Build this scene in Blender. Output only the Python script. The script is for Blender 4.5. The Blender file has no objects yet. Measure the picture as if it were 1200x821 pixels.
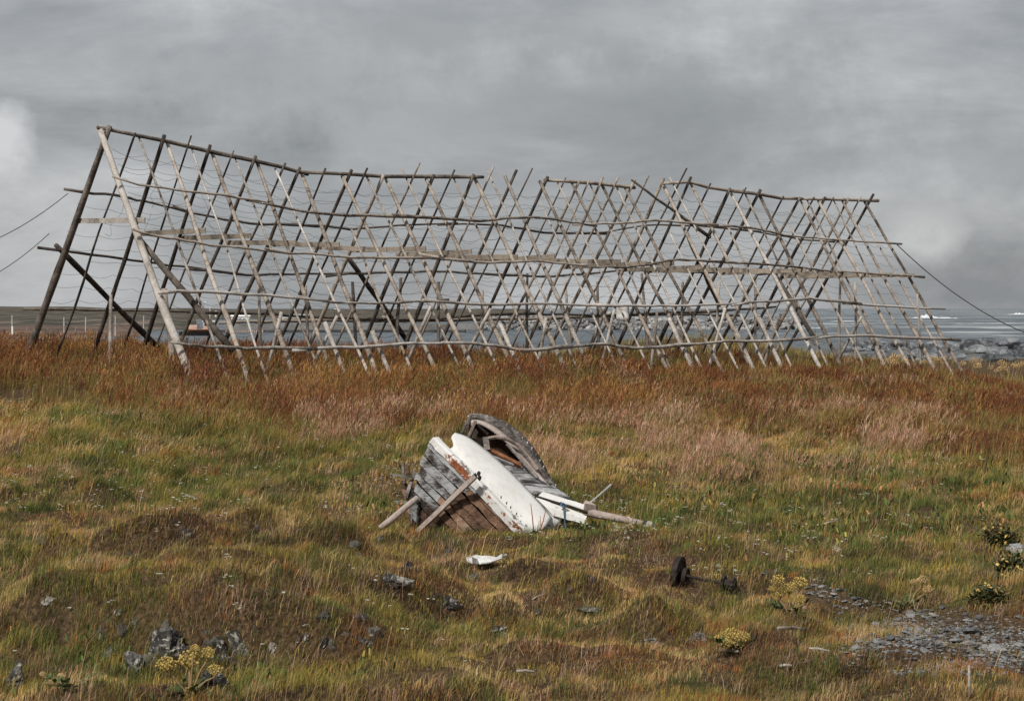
import bpy, bmesh, math, random
import numpy as np
from mathutils import Vector, noise, Matrix

random.seed(7)
rng = np.random.default_rng(11)
R = math.radians
SC = bpy.context.scene
COL = SC.collection

# ---------------------------------------------------------------- camera model
F = 2450.0                      # focal length in pixels of a 1200 px wide frame
CAM = Vector((0, 0, 4.2))
PITCH = math.atan(49.5 / F)
FWD = Vector((0, math.cos(PITCH), -math.sin(PITCH)))
UP = Vector((0, math.sin(PITCH), math.cos(PITCH)))
def ray(px, py):
    return FWD + Vector((1, 0, 0)) * ((px - 600) / F) + UP * ((410.5 - py) / F)
def P(px, py, Y):
    d = ray(px, py)
    return CAM + d * (Y / d.y)
def proj_np(x, y, z):
    dx, dy, dz = x - CAM.x, y - CAM.y, z - CAM.z
    f = dy * FWD.y + dz * FWD.z
    u = dy * UP.y + dz * UP.z
    return 600 + F * dx / f, 410.5 - F * u / f

# ---------------------------------------------------------------- value noise (numpy)
_T = rng.random((128, 128))
def vnoise(x, y, s=1.0, ox=0.0, oy=0.0):
    x = np.asarray(x, float) * s + ox; y = np.asarray(y, float) * s + oy
    xi = np.floor(x).astype(int); yi = np.floor(y).astype(int)
    fx = x - xi; fy = y - yi
    fx = fx * fx * (3 - 2 * fx); fy = fy * fy * (3 - 2 * fy)
    a = _T[xi % 128, yi % 128]; b = _T[(xi + 1) % 128, yi % 128]
    c = _T[xi % 128, (yi + 1) % 128]; d = _T[(xi + 1) % 128, (yi + 1) % 128]
    return (a * (1 - fx) + b * fx) * (1 - fy) + (c * (1 - fx) + d * fx) * fy
def fbm(x, y, s, o=0.0, n=3):
    v = 0; a = 1; t = 0
    for k in range(n):
        v = v + a * vnoise(x, y, s * 2 ** k, o + 13.7 * k, o * 1.7 + 5.1 * k); t += a; a *= .5
    return v / t
def sstep(a, b, x):
    t = np.clip((np.asarray(x, float) - a) / (b - a), 0, 1)
    return t * t * (3 - 2 * t)

# ---------------------------------------------------------------- terrain
_py = np.array([-300, 0, 8, 14, 20, 25, 28, 32, 36, 40, 44, 48, 53, 60, 75, 100, 140, 190, 235, 300, 500, 9000.])
_pz = np.array([1.2, 1.3, 1.36, 1.45, 1.50, 1.54, 1.67, 1.93, 2.18, 2.33, 2.53, 2.64, 2.80, 2.80, 2.15, 1.4, .9, .4, -.4, -3, -6, -8.])
def prof(y):
    v = 0
    for o in (-2, -1, 0, 1, 2):
        v = v + np.interp(y + o, _py, _pz)
    return v / 5
HUM = []
for _px, _py2, _w, _a in ((265, 640, 120, .15), (340, 652, 60, .11), (160, 708, 110, .17), (245, 700, 80, .12), (322, 720, 80, .13), (395, 712, 90, .13), (110, 606, 70, .13), (215, 622, 40, .10), (60, 696, 50, .13), (455, 648, 50, .11), (455, 671, 60, .11), (520, 660, 44, .10), (525, 698, 70, .13), (500, 724, 70, .11), (690, 708, 60, .12), (648, 716, 40, .09), (770, 742, 100, .12), (585, 733, 50, .10), (10, 780, 60, .14), (900, 770, 70, .06), (420, 690, 40, .08), (330, 600, 70, .08), (720, 690, 60, .06)):
    _d = F * 2.7 / (_py2 - 361); HUM.append(((_px - 600) / F * _d, _d, _w / F * _d * .55, _a))
def height(x, y):
    x = np.asarray(x, float); y = np.asarray(y, float)
    b = sstep(28, 48, y)
    yy = y - .35 * np.clip(x + 9, 0, 30) * b
    z = prof(yy) - .034 * (np.clip(x, -40, 25) + 8) * b * (1 - sstep(72, 115, y))
    near = 1 - sstep(55, 90, y)
    z = z + (fbm(x, y, .35, 3.1) - .5) * .34 * near * sstep(26, 22, y) * 1.0
    z = z + (fbm(x, y, .22, 9.1) - .5) * .30 * sstep(24, 30, y) * (1 - sstep(120, 200, y))
    z = z + (fbm(x, y, 1.1, 5.5, 2) - .5) * .30 * near
    z = z + (sstep(.45, .8, vnoise(x, y, 2.1, 8.8, 3.3)) * .14 - .02) * (1 - sstep(26, 34, y)) * sstep(.4, .6, vnoise(x, y, .6, 2.8, 7.3))
    # grassy bank with rock showing, left foreground
    bk = sstep(-5.2, -3.6, x) * (1 - sstep(-1.6, -.5, x))
    edge = 16.4 + 1.1 * (fbm(x, y * 0, .9, 2.2, 2) - .5)
    z = z + bk * .46 * (sstep(edge - .22, edge + .16, y)) * (1 - sstep(18.5, 22.5, y))
    z = z - bk * .10 * (1 - sstep(edge - .5, edge, y)) * sstep(12, 15, y)
    # second low hummock row
    hk = np.exp(-((y - 19.2 - .5 * np.sin(x * .9)) / .55) ** 2) * sstep(.42, .7, vnoise(x, y * 0, .9, 4.4, 1.1))
    z = z + .14 * hk
    # named hummocks of peat and dead grass
    for hx, hy, hw, ha in HUM:
        u = y - hy - .18 * np.sin((x - hx) * 2.3) + .30 * ((x - hx) / hw) ** 2 * hw
        z = z + 1.75 * ha * np.exp(-np.abs((x - hx) / hw) ** 3) * sstep(-.16, .16, u) * (1 - sstep(.25, 1.5, u)) * (.6 + .8 * vnoise(x, y, 3.1, hx, hy))
    z = z - .38 * sstep(11, 17, x) * sstep(42, 54, y) * (1 - sstep(80, 100, y))
    # grassy rise behind the right half of the rack
    z = z + 1.35 * np.exp(-(((x - 7.5) / 6) ** 2 + ((y - 90) / 20) ** 2))
    # level pad under the wreck
    pad = np.exp(-(((x - .1) / 1.9) ** 2 + ((y - 25.2) / 1.6) ** 2) ** 2)
    z = z * (1 - pad) + 1.55 * pad
    # rougher shore
    z = z + (fbm(x, y, .16, 21.0) - .5) * 1.0 * sstep(95, 140, y) * (1 - sstep(260, 400, y))
    return z
def H(x, y):
    return float(height(x, y))
_GY = np.concatenate([np.arange(10, 40, .05), np.arange(40, 130, .25)])
def G(px, py):
    """point where the pixel's ray meets the ground"""
    d = ray(px, py)
    ok = (CAM.z + d.z / d.y * _GY) <= height(_GY * (d.x / d.y), _GY)
    y = float(_GY[int(np.argmax(ok))]) if ok.any() else 120.0
    return CAM + d * (y / d.y)

# ---------------------------------------------------------------- object helpers
def tag(o, label=None, cat=None, group=None, kind=None):
    if label: o['label'] = label
    if cat: o['category'] = cat
    if group: o['group'] = group
    if kind: o['kind'] = kind
    return o
def empty(name, loc, label, cat, group=None):
    o = bpy.data.objects.new(name, None); COL.objects.link(o)
    o.location = loc; o.empty_display_size = .2
    return tag(o, label, cat, group)
def mk(name, V, Fc, mat, parent=None, smooth=False, origin=None):
    """one mesh object; V in world coordinates"""
    root = parent
    off = Vector((0, 0, 0))
    while root is not None:
        off += root.location; root = root.parent
    if origin is not None and parent is None: off = Vector(origin)
    me = bpy.data.meshes.new(name)
    me.from_pydata([tuple(Vector(v) - off) for v in V], [], Fc)
    if smooth:
        me.polygons.foreach_set('use_smooth', [True] * len(me.polygons))
    me.materials.append(mat)
    o = bpy.data.objects.new(name, me); COL.objects.link(o)
    if parent is not None: o.parent = parent
    elif origin is not None: o.location = origin
    return o
class MB:
    def __init__(s): s.V = []; s.F = []
    def add(s, V, Fc):
        b = len(s.V); s.V += [Vector(v) for v in V]; s.F += [tuple(i + b for i in f) for f in Fc]; return s
    def tube(s, pts, rad, n=7, cap=True, rough=0.0):
        pts = [Vector(p) for p in pts]
        if not hasattr(rad, '__len__'): rad = [rad] * len(pts)
        V = []; Fc = []
        t0 = (pts[-1] - pts[0]).normalized()
        a = Vector((0, 0, 1)) if abs(t0.z) < .9 else Vector((0, 1, 0))
        for i, p in enumerate(pts):
            t = (pts[min(i + 1, len(pts) - 1)] - pts[max(i - 1, 0)]).normalized()
            u = t.cross(a).normalized(); w = u.cross(t)
            for k in range(n):
                an = 2 * math.pi * k / n
                r = rad[i] * (1 + rough * (random.random() - .5))
                V.append(p + (u * math.cos(an) + w * math.sin(an)) * r)
        for i in range(len(pts) - 1):
            for k in range(n):
                k2 = (k + 1) % n
                Fc.append((i * n + k, (i + 1) * n + k, (i + 1) * n + k2, i * n + k2))
        if cap:
            Fc.append(tuple(range(n))); Fc.append(tuple((len(pts) - 1) * n + k for k in reversed(range(n))))
        return s.add(V, Fc)
    def box(s, c, ax, ay, az):
        """box from centre and three half-axis vectors"""
        c = Vector(c); ax, ay, az = Vector(ax), Vector(ay), Vector(az)
        V = [c + ax * i + ay * j + az * k for i in (-1, 1) for j in (-1, 1) for k in (-1, 1)]
        return s.add(V, [(0, 1, 3, 2), (4, 6, 7, 5), (0, 4, 5, 1), (2, 3, 7, 6), (0, 2, 6, 4), (1, 5, 7, 3)])
    def board(s, a, b, width, thick, nrm=Vector((0, -1, 0)), seg=4, wob=0.0):
        a, b = Vector(a), Vector(b); t = (b - a).normalized()
        w = t.cross(Vector(nrm)).normalized(); n = w.cross(t).normalized()
        g = []
        for i in range(seg + 1):
            f = i / seg; p = a.lerp(b, f)
            ww = width * (1 + wob * (random.random() - .5))
            sh = w * (wob * width * .5 * (random.random() - .5))
            g.append([p - w * ww / 2 + sh, p + w * ww / 2 + sh])
        return s.sheet(g, thick)
    def sheet(s, g, th):
        ni, nj = len(g), len(g[0])
        top = []; bot = []
        for i in range(ni):
            for j in range(nj):
                du = g[min(i + 1, ni - 1)][j] - g[max(i - 1, 0)][j]
                dv = g[i][min(j + 1, nj - 1)] - g[i][max(j - 1, 0)]
                n = du.cross(dv)
                n = n.normalized() if n.length > 1e-9 else Vector((0, 0, 1))
                top.append(g[i][j] + n * th / 2); bot.append(g[i][j] - n * th / 2)
        N = ni * nj; V = top + bot; Fc = []
        I = lambda i, j: i * nj + j
        for i in range(ni - 1):
            for j in range(nj - 1):
                Fc.append((I(i, j), I(i + 1, j), I(i + 1, j + 1), I(i, j + 1)))
                Fc.append((N + I(i, j), N + I(i, j + 1), N + I(i + 1, j + 1), N + I(i + 1, j)))
        for i in range(ni - 1):
            Fc.append((I(i, 0), N + I(i, 0), N + I(i + 1, 0), I(i + 1, 0)))
            Fc.append((I(i, nj - 1), I(i + 1, nj - 1), N + I(i + 1, nj - 1), N + I(i, nj - 1)))
        for j in range(nj - 1):
            Fc.append((I(0, j), I(0, j + 1), N + I(0, j + 1), N + I(0, j)))
            Fc.append((I(ni - 1, j), N + I(ni - 1, j), N + I(ni - 1, j + 1), I(ni - 1, j + 1)))
        return s.add(V, Fc)
    def build(s, name, mat, parent=None, smooth=False, origin=None):
        return mk(name, s.V, s.F, mat, parent, smooth, origin)

# ---------------------------------------------------------------- materials
def mat_new(name):
    m = bpy.data.materials.new(name); m.use_nodes = True
    nt = m.node_tree; nt.nodes.clear()
    return m, nt
def N(nt, t, **kw):
    n = nt.nodes.new(t)
    for k, v in kw.items():
        if k in n.inputs: n.inputs[k].default_value = v
        else: setattr(n, k, v)
    return n
def ramp(nt, fac, stops):
    r = nt.nodes.new('ShaderNodeValToRGB')
    el = r.color_ramp.elements
    while len(el) < len(stops): el.new(.5)
    for e, (p, c) in zip(el, stops):
        e.position = p; e.color = (*c, 1) if len(c) == 3 else c
    nt.links.new(fac, r.inputs[0])
    return r
def mix(nt, fac, a, b, mode='MIX'):
    m = nt.nodes.new('ShaderNodeMix'); m.data_type = 'RGBA'; m.blend_type = mode
    for s, v in ((m.inputs[0], fac), (m.inputs[6], a), (m.inputs[7], b)):
        if hasattr(v, 'is_linked') or hasattr(v, 'links'): nt.links.new(v, s)
        elif hasattr(v, '__len__'): s.default_value = (*v, 1) if len(v) == 3 else v
        else: s.default_value = v
    return m.outputs[2]
def math_n(nt, op, a, b=0.0, clamp=False):
    m = nt.nodes.new('ShaderNodeMath'); m.operation = op; m.use_clamp = clamp
    for s, v in zip(m.inputs, (a, b)):
        if hasattr(v, 'links'): nt.links.new(v, s)
        else: s.default_value = v
    return m.outputs[0]
def finish(nt, color, rough=.8, bump=None, bstr=.4, bdist=.01, spec=.3, metal=0.0):
    b = nt.nodes.new('ShaderNodeBsdfPrincipled')
    if hasattr(color, 'links'): nt.links.new(color, b.inputs['Base Color'])
    else: b.inputs['Base Color'].default_value = (*color, 1)
    if hasattr(rough, 'links'): nt.links.new(rough, b.inputs['Roughness'])
    else: b.inputs['Roughness'].default_value = rough
    b.inputs['Specular IOR Level'].default_value = spec
    b.inputs['Metallic'].default_value = metal
    if bump is not None:
        bn = N(nt, 'ShaderNodeBump', Strength=bstr, Distance=bdist)
        nt.links.new(bump, bn.inputs['Height']); nt.links.new(bn.outputs[0], b.inputs['Normal'])
    o = nt.nodes.new('ShaderNodeOutputMaterial'); nt.links.new(b.outputs[0], o.inputs[0])
    return b
def coord(nt, kind='Object', scale=(1, 1, 1), rot=(0, 0, 0)):
    tc = nt.nodes.new('ShaderNodeTexCoord'); mp = nt.nodes.new('ShaderNodeMapping')
    mp.inputs['Scale'].default_value = scale; mp.inputs['Rotation'].default_value = rot
    nt.links.new(tc.outputs[kind], mp.inputs[0]); return mp.outputs[0]
def noise_n(nt, vec, scale, detail=4, rough=.55, dist=0.0):
    n = N(nt, 'ShaderNodeTexNoise', Scale=scale, Detail=detail, Roughness=rough, Distortion=dist)
    nt.links.new(vec, n.inputs['Vector']); return n.outputs[0]

def wood(name, stops, patch=2.2, grain=(9, 9, 9), contrast=.25, rough=.85, bdist=.012):
    m, nt = mat_new(name)
    v = coord(nt, 'Object')
    oi = nt.nodes.new('ShaderNodeObjectInfo')
    add = nt.nodes.new('ShaderNodeVectorMath'); add.operation = 'ADD'
    sc = nt.nodes.new('ShaderNodeVectorMath'); sc.operation = 'SCALE'; sc.inputs[3].default_value = 1
    cb = nt.nodes.new('ShaderNodeCombineXYZ')
    nt.links.new(math_n(nt, 'MULTIPLY', oi.outputs['Random'], 40), cb.inputs[0])
    nt.links.new(v, add.inputs[0]); nt.links.new(cb.outputs[0], add.inputs[1]); v = add.outputs[0]
    n1 = noise_n(nt, v, patch, 5, .65, .4)
    mp = nt.nodes.new('ShaderNodeMapping'); mp.inputs['Scale'].default_value = grain
    nt.links.new(v, mp.inputs[0])
    n2 = noise_n(nt, mp.outputs[0], 3, 4, .6)
    f = math_n(nt, 'ADD', n1, math_n(nt, 'MULTIPLY', math_n(nt, 'SUBTRACT', n2, .5), .5))
    f = math_n(nt, 'ADD', f, math_n(nt, 'MULTIPLY', math_n(nt, 'SUBTRACT', oi.outputs['Random'], .5), contrast))
    c = ramp(nt, f, stops)
    finish(nt, c.outputs[0], rough, n2, .6, bdist, .2)
    return m
M = {}
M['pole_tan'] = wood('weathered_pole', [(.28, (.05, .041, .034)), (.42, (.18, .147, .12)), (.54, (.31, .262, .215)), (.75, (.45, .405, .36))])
M['pole_dark'] = wood('dark_pole', [(.25, (.025, .020, .017)), (.45, (.07, .058, .049)), (.62, (.14, .118, .10)), (.8, (.27, .235, .20))])  # dark wood; on the back poles this tone also paints in their shade
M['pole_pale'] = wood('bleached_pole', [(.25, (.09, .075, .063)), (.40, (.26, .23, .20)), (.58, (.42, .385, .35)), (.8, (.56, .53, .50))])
M['plank'] = wood('grey_plank', [(.25, (.12, .10, .08)), (.5, (.26, .22, .175)), (.8, (.36, .31, .26))], 1.5, (2, 2, 14))
M['hull_grey'] = wood('flaking_grey_paint', [(.36, (.020, .017, .015)), (.46, (.095, .085, .08)), (.54, (.22, .222, .226)), (.76, (.36, .368, .372))], 4.2, (4, 4, 26), .2)
M['hull_brown'] = wood('bare_brown_plank', [(.28, (.018, .012, .009)), (.45, (.085, .048, .030)), (.62, (.20, .12, .078)), (.8, (.34, .25, .19))], 3.5, (6, 6, 26), .3)
M['deck_grey'] = wood('weathered_deck', [(.28, (.05, .047, .045)), (.45, (.20, .195, .19)), (.6, (.36, .36, .36)), (.8, (.56, .56, .55))], 4.5, (5, 30, 5), .35)
M['rib_grey'] = wood('grey_gunwale', [(.28, (.05, .042, .038)), (.46, (.17, .15, .135)), (.62, (.33, .30, .28)), (.8, (.5, .47, .45))], 5, (8, 8, 20), .3)
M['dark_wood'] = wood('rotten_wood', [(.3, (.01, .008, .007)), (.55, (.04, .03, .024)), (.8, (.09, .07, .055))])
M['orange_wood'] = wood('orange_plank', [(.3, (.16, .06, .03)), (.5, (.34, .15, .075)), (.8, (.46, .26, .16))])
M['bowsprit'] = wood('pinkish_spar', [(.3, (.13, .10, .085)), (.5, (.30, .24, .21)), (.8, (.46, .40, .36))])
def peeling_white(name, dirt=.5, rust=0.0):
    m, nt = mat_new(name)
    v = coord(nt, 'Object')
    n1 = noise_n(nt, v, 3.0, 6, .65, .5); n2 = noise_n(nt, v, 26, 4, .6)
    n3 = noise_n(nt, v, 1.3, 3, .5)
    base = ramp(nt, n3, [(.3, (.58, .57, .54)), (.6, (.67, .665, .65))]).outputs[0]
    k = math_n(nt, 'ADD', n1, math_n(nt, 'MULTIPLY', math_n(nt, 'SUBTRACT', n2, .5), .45))
    under = ramp(nt, n2, [(.35, (.06, .045, .035)), (.65, (.25, .20, .17))]).outputs[0]
    if rust: under = ramp(nt, n2, [(.35, (.09, .03, .015)), (.6, (.30, .10, .035))]).outputs[0]
    fac = ramp(nt, k, [(.5 + .3 * (1 - dirt) - .03, (0, 0, 0)), (.5 + .3 * (1 - dirt) + .02, (1, 1, 1))]).outputs[0]
    vs = coord(nt, 'Object', (6, 6, 1.2)); n4 = noise_n(nt, vs, 2.2, 6, .7, .3)
    base = mix(nt, ramp(nt, n4, [(.48, (0, 0, 0)), (.74, (.42, .42, .42))]).outputs[0], base, (.38, .36, .30))
    c = mix(nt, fac, base, under)
    finish(nt, c, .55, k, .25, .004, .3)
    return m
M['white_panel'] = peeling_white('white_painted_panel', .22)
M['white_chip'] = peeling_white('flaking_white_paint', .66)
M['white_rust'] = peeling_white('rust_stained_white_paint', .84, 1)
def simple(name, c, rough=.7, metal=0.0, var=.25, scale=6, spec=.3):
    m, nt = mat_new(name)
    n = noise_n(nt, coord(nt, 'Object'), scale, 5, .6)
    a = tuple(x * (1 - var) for x in c); b = tuple(min(1, x * (1 + var)) for x in c)
    finish(nt, ramp(nt, n, [(.35, a), (.65, b)]).outputs[0], rough, n, .3, .01, spec, metal)
    return m
M['iron'] = simple('rusted_black_iron', (.028, .020, .017), .75, .3, .6, 18)
M['wire'] = simple('dull_wire', (.10, .10, .105), .6, .4, .2)
M['rope_blue'] = simple('blue_rope', (.09, .15, .22), .9)
M['cap_dark'] = simple('dark_band', (.02, .022, .026), .6)
M['cap_grey'] = simple('grey_end', (.33, .32, .31), .7)
M['plastic'] = peeling_white('white_scrap', .45)
def rock_mat(name, dark, mid, pale, lichen=None, sc=4):
    m, nt = mat_new(name)
    v = coord(nt, 'Object')
    oi = nt.nodes.new('ShaderNodeObjectInfo')
    n1 = noise_n(nt, v, sc, 6, .65, .6); n2 = noise_n(nt, v, sc * 6, 4, .6)
    f = math_n(nt, 'ADD', n1, math_n(nt, 'MULTIPLY', math_n(nt, 'SUBTRACT', n2, .5), .5))
    f = math_n(nt, 'ADD', f, math_n(nt, 'MULTIPLY', math_n(nt, 'SUBTRACT', oi.outputs['Random'], .5), .3))
    c = ramp(nt, f, [(.3, dark), (.5, mid), (.72, pale)]).outputs[0]
    if lichen:
        n3 = noise_n(nt, v, sc * 2.3, 5, .7, .8)
        c = mix(nt, ramp(nt, n3, [(.535, (0, 0, 0)), (.60, (1, 1, 1))]).outputs[0], c, lichen)
    finish(nt, c, .85, f, .8, .03, .25)
    return m
M['outcrop'] = rock_mat('lichened_outcrop', (.014, .012, .011), (.058, .054, .05), (.17, .165, .155), (.34, .32, .28), 7)
M['slate'] = rock_mat('blue_grey_slate', (.08, .082, .083), (.23, .236, .238), (.42, .42, .415), None, 6)
M['slate_warm'] = rock_mat('pale_stone', (.16, .14, .12), (.34, .31, .28), (.52, .49, .45), None, 6)
M['shore_rock'] = rock_mat('wet_shore_rock', (.03, .033, .036), (.10, .107, .115), (.24, .25, .26), None, 2.0)
M['break_rock'] = rock_mat('breakwater_rock', (.06, .06, .062), (.15, .15, .152), (.40, .395, .38), None, .35)

# grass: colour comes with every blade
def blade_mat(name, trans=.3, rough=.7):
    m, nt = mat_new(name)
    at = nt.nodes.new('ShaderNodeAttribute'); at.attribute_name = 'Col'
    d = nt.nodes.new('ShaderNodeBsdfPrincipled'); d.inputs['Roughness'].default_value = rough
    d.inputs['Specular IOR Level'].default_value = .2
    t = nt.nodes.new('ShaderNodeBsdfTranslucent'); ms = nt.nodes.new('ShaderNodeMixShader')
    ms.inputs[0].default_value = trans
    nt.links.new(at.outputs['Color'], d.inputs['Base Color']); nt.links.new(at.outputs['Color'], t.inputs['Color'])
    nt.links.new(d.outputs[0], ms.inputs[1]); nt.links.new(t.outputs[0], ms.inputs[2])
    o = nt.nodes.new('ShaderNodeOutputMaterial'); nt.links.new(ms.outputs[0], o.inputs[0])
    return m
M['blade'] = blade_mat('grass_blade')
M['petal'] = blade_mat('petal', .2)

# ---------------------------------------------------------------- ground sheet
def growing(a, b, step, far, ratio=1.22):
    c = list(np.arange(a, b, step)); lo = [a]; hi = [c[-1]]; s = step
    while hi[-1] < far: s *= ratio; hi.append(hi[-1] + s)
    s = step
    while lo[-1] > -far: s *= ratio; lo.append(lo[-1] - s)
    return np.array(sorted(set(lo[1:])) + c + hi[1:])
gx = growing(-14, 14, .16, 1500)
gy = np.concatenate([growing(9, 62, .16, 900)])
gy = gy[gy > -200]
X, Y = np.meshgrid(gx, gy)
Z = height(X, Y)
nx, ny = len(gx), len(gy)
me = bpy.data.meshes.new('ground')
V = np.stack([X, Y, Z], -1).reshape(-1, 3)
idx = np.arange(nx * ny).reshape(ny, nx)
Q = np.stack([idx[:-1, :-1], idx[:-1, 1:], idx[1:, 1:], idx[1:, :-1]], -1).reshape(-1, 4)
def np_mesh(me, V, faces):
    """faces: list of (k-gon int arrays)"""
    me.vertices.add(len(V)); me.vertices.foreach_set('co', np.ascontiguousarray(V, dtype=np.float32).ravel())
    loops = np.concatenate([f.ravel() for f in faces]); tot = np.concatenate([np.full(len(f), f.shape[1]) for f in faces])
    me.loops.add(len(loops)); me.loops.foreach_set('vertex_index', loops.astype(np.int32))
    start = np.concatenate([[0], np.cumsum(tot)[:-1]])
    me.polygons.add(len(tot)); me.polygons.foreach_set('loop_start', start.astype(np.int32))
    me.update(calc_edges=True)
np_mesh(me, V, [Q])
me.polygons.foreach_set('use_smooth', [True] * len(me.polygons))
m, nt = mat_new('turf_soil')
v = coord(nt, 'Object')
n1 = noise_n(nt, v, .9, 5, .6); n2 = noise_n(nt, v, 22, 6, .75); n3 = noise_n(nt, v, .35, 3, .5)
c1 = ramp(nt, n1, [(.3, (.035, .022, .013)), (.5, (.10, .066, .035)), (.7, (.085, .07, .028))]).outputs[0]
c2 = ramp(nt, n2, [(.38, (.012, .008, .006)), (.5, (.07, .043, .026)), (.62, (.19, .125, .075))]).outputs[0]
c = mix(nt, .68, c1, c2)
# bare rock towards the water
sx = nt.nodes.new('ShaderNodeSeparateXYZ'); nt.links.new(coord(nt, 'Object'), sx.inputs[0])
mr = nt.nodes.new('ShaderNodeMapRange'); mr.inputs[1].default_value = 85; mr.inputs[2].default_value = 150
nt.links.new(sx.outputs[1], mr.inputs[0])
rk = ramp(nt, noise_n(nt, v, .5, 6, .7), [(.3, (.05, .052, .055)), (.5, (.13, .135, .14)), (.7, (.27, .275, .28))]).outputs[0]
msk = math_n(nt, 'GREATER_THAN', math_n(nt, 'ADD', mr.outputs[0], math_n(nt, 'MULTIPLY', math_n(nt, 'SUBTRACT', n3, .5), .9)), .55)
c = mix(nt, msk, c, rk)
finish(nt, c, .95, n2, .8, .05, .1)
me.materials.append(m)
ground = bpy.data.objects.new('ground', me); COL.objects.link(ground); tag(ground, kind='structure')

# ---------------------------------------------------------------- sea
sx_ = growing(-60, 260, 4, 24000, 1.25); sy_ = growing(180, 700, 3.0, 24000, 1.12)
sy_ = sy_[sy_ > 90]
X, Y = np.meshgrid(sx_, sy_)
calm = 1 - sstep(-10, 60, X)           # sheltered water behind the mole
swell = (np.sin(Y * .16 + X * .03 + 5 * fbm(X, Y, .01, 2.0)) * .5 + fbm(X, Y, .07, 8.0) - .5)
Z = .0 + swell * .55 * (1 - .85 * calm) * (1 - sstep(900, 3000, Y))
me = bpy.data.meshes.new('sea')
idx = np.arange(X.size).reshape(X.shape)
np_mesh(me, np.stack([X, Y, Z], -1).reshape(-1, 3), [np.stack([idx[:-1, :-1], idx[:-1, 1:], idx[1:, 1:], idx[1:, :-1]], -1).reshape(-1, 4)])
me.polygons.foreach_set('use_smooth', [True] * len(me.polygons))
m, nt = mat_new('grey_sea')
v = coord(nt, 'Object', (.02, .09, 1)); v2 = coord(nt, 'Object', (.006, .022, 1)); v3 = coord(nt, 'Object', (.25, .9, 1))
w1 = noise_n(nt, v3, 1, 5, .6, .4); w2 = noise_n(nt, v, 1.0, 6, .7, .8)
col = ramp(nt, noise_n(nt, v2, 1, 4, .6), [(.35, (.028, .043, .054)), (.65, (.075, .098, .11))]).outputs[0]
# foam: real white water, patches stretched along the wave crests, only on the open side
sxx = nt.nodes.new('ShaderNodeSeparateXYZ'); nt.links.new(coord(nt, 'Object'), sxx.inputs[0])
op = nt.nodes.new('ShaderNodeMapRange'); op.inputs[1].default_value = 30; op.inputs[2].default_value = 80
nt.links.new(sxx.outputs[0], op.inputs[0])
fo = noise_n(nt, coord(nt, 'Object', (.011, .05, 1)), 1.0, 6, .62, 1.0)
ff = ramp(nt, math_n(nt, 'ADD', fo, math_n(nt, 'MULTIPLY', math_n(nt, 'SUBTRACT', w1, .5), .25)), [(.515, (0, 0, 0)), (.68, (1, 1, 1))]).outputs[0]
ff = math_n(nt, 'MULTIPLY', ff, op.outputs[0])
col = mix(nt, ff, col, (.62, .65, .66))
h = math_n(nt, 'ADD', math_n(nt, 'MULTIPLY', w1, .5), w2)
finish(nt, col, .30, h, 1.0, .8, .4)
me.materials.append(m)
sea = bpy.data.objects.new('sea', me); COL.objects.link(sea); tag(sea, kind='structure')

def foam_ridge(px, py, wpx, hpx, Yd):
    b = MB(); c = P(px, py, Yd); c.z = .1
    w = wpx / F * Yd / 2; h = hpx / F * Yd * .34
    g = []
    for i in range(29):
        f = i / 28 * 2 - 1; row = []
        for j in range(9):
            q = j / 8 * 2 - 1
            e = max(0, 1 - f * f) ** .6 * max(0, 1 - q * q)
            z = h * e * max(.05, .35 + 1.1 * noise.noise(Vector((f * 7 + px, q * 2, 1))) + .35 * noise.noise(Vector((f * 22 + px, q * 5, 1))) + .5 * math.exp(-((f - .1) * 3) ** 2)) - .12
            row.append(Vector((c.x + f * w, c.y + q * 6 - 3 * e, c.z + z)))
        g.append(row)
    return b.sheet(g, .05).build('breaking_wave', M['foam'], None, True)
M['foam'] = simple('white_foam', (.62, .65, .67), .6, 0, .12, .8)
for a in ((1084, 369, 30, 11, 900), (1100, 371, 52, 5, 850), (1192, 366, 22, 5, 1400), (1108, 377, 60, 2.5, 560), (985, 376, 110, 3, 640), (955, 386, 60, 3, 430), (1000, 391, 80, 3.5, 360), (1040, 402, 50, 2, 260)):
    tag(foam_ridge(*a), kind='structure')

# ---------------------------------------------------------------- far land
def low_land(name, px0, px1, Y0, Y1, top_fn, mat, n=60, zb=-.5):
    xs = np.linspace(px0, px1, n); g = []
    for px in xs:
        row = []
        for f in (0, .04, .15, .4, .7, 1):
            Yd = Y0 + (Y1 - Y0) * f
            x = (px - 600) / F * Yd
            z = zb + (top_fn(px, f) - zb) * min(1, math.sin(min(1, f * 1.6) * math.pi / 2)) if f > 0 else zb
            row.append(Vector((x, Yd, z)))
        g.append(row)
    b = MB(); b.sheet(g, .3)
    return tag(b.build(name, mat, None, False), kind='structure')
def land_mat(name, stops, sc):
    m, nt = mat_new(name); v = coord(nt, 'Object', (1, 1, 3))
    n = noise_n(nt, v, sc, 6, .65)
    finish(nt, ramp(nt, n, stops).outputs[0], .95, n, .5, 1, .1); return m
hm = land_mat('heath', [(.36, (.022, .028, .022)), (.5, (.075, .07, .055)), (.64, (.19, .145, .11))], .09)
fm = land_mat('reddish_field', [(.3, (.06, .045, .036)), (.5, (.12, .083, .066)), (.7, (.17, .125, .10))], .12)
wave = lambda px, s: noise.noise(Vector((px * s, 2.2, .3)))
low_land('hill', -160, 620, 1500, 2600, lambda px, f: 2.6 + 2.6 * max(0, 1 - max(0, px) / 260) + 2.6 * f * (.5 + wave(px, .02)) * max(.15, 1 - max(0, px) / 420), hm)
low_land('far_shore', -160, 590, 760, 1300, lambda px, f: 1.2 + .9 * wave(px, .03), hm)
low_land('far_field', -160, 166, 300, 380, lambda px, f: 1.0 + .12 * wave(px, .05), fm)
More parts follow.
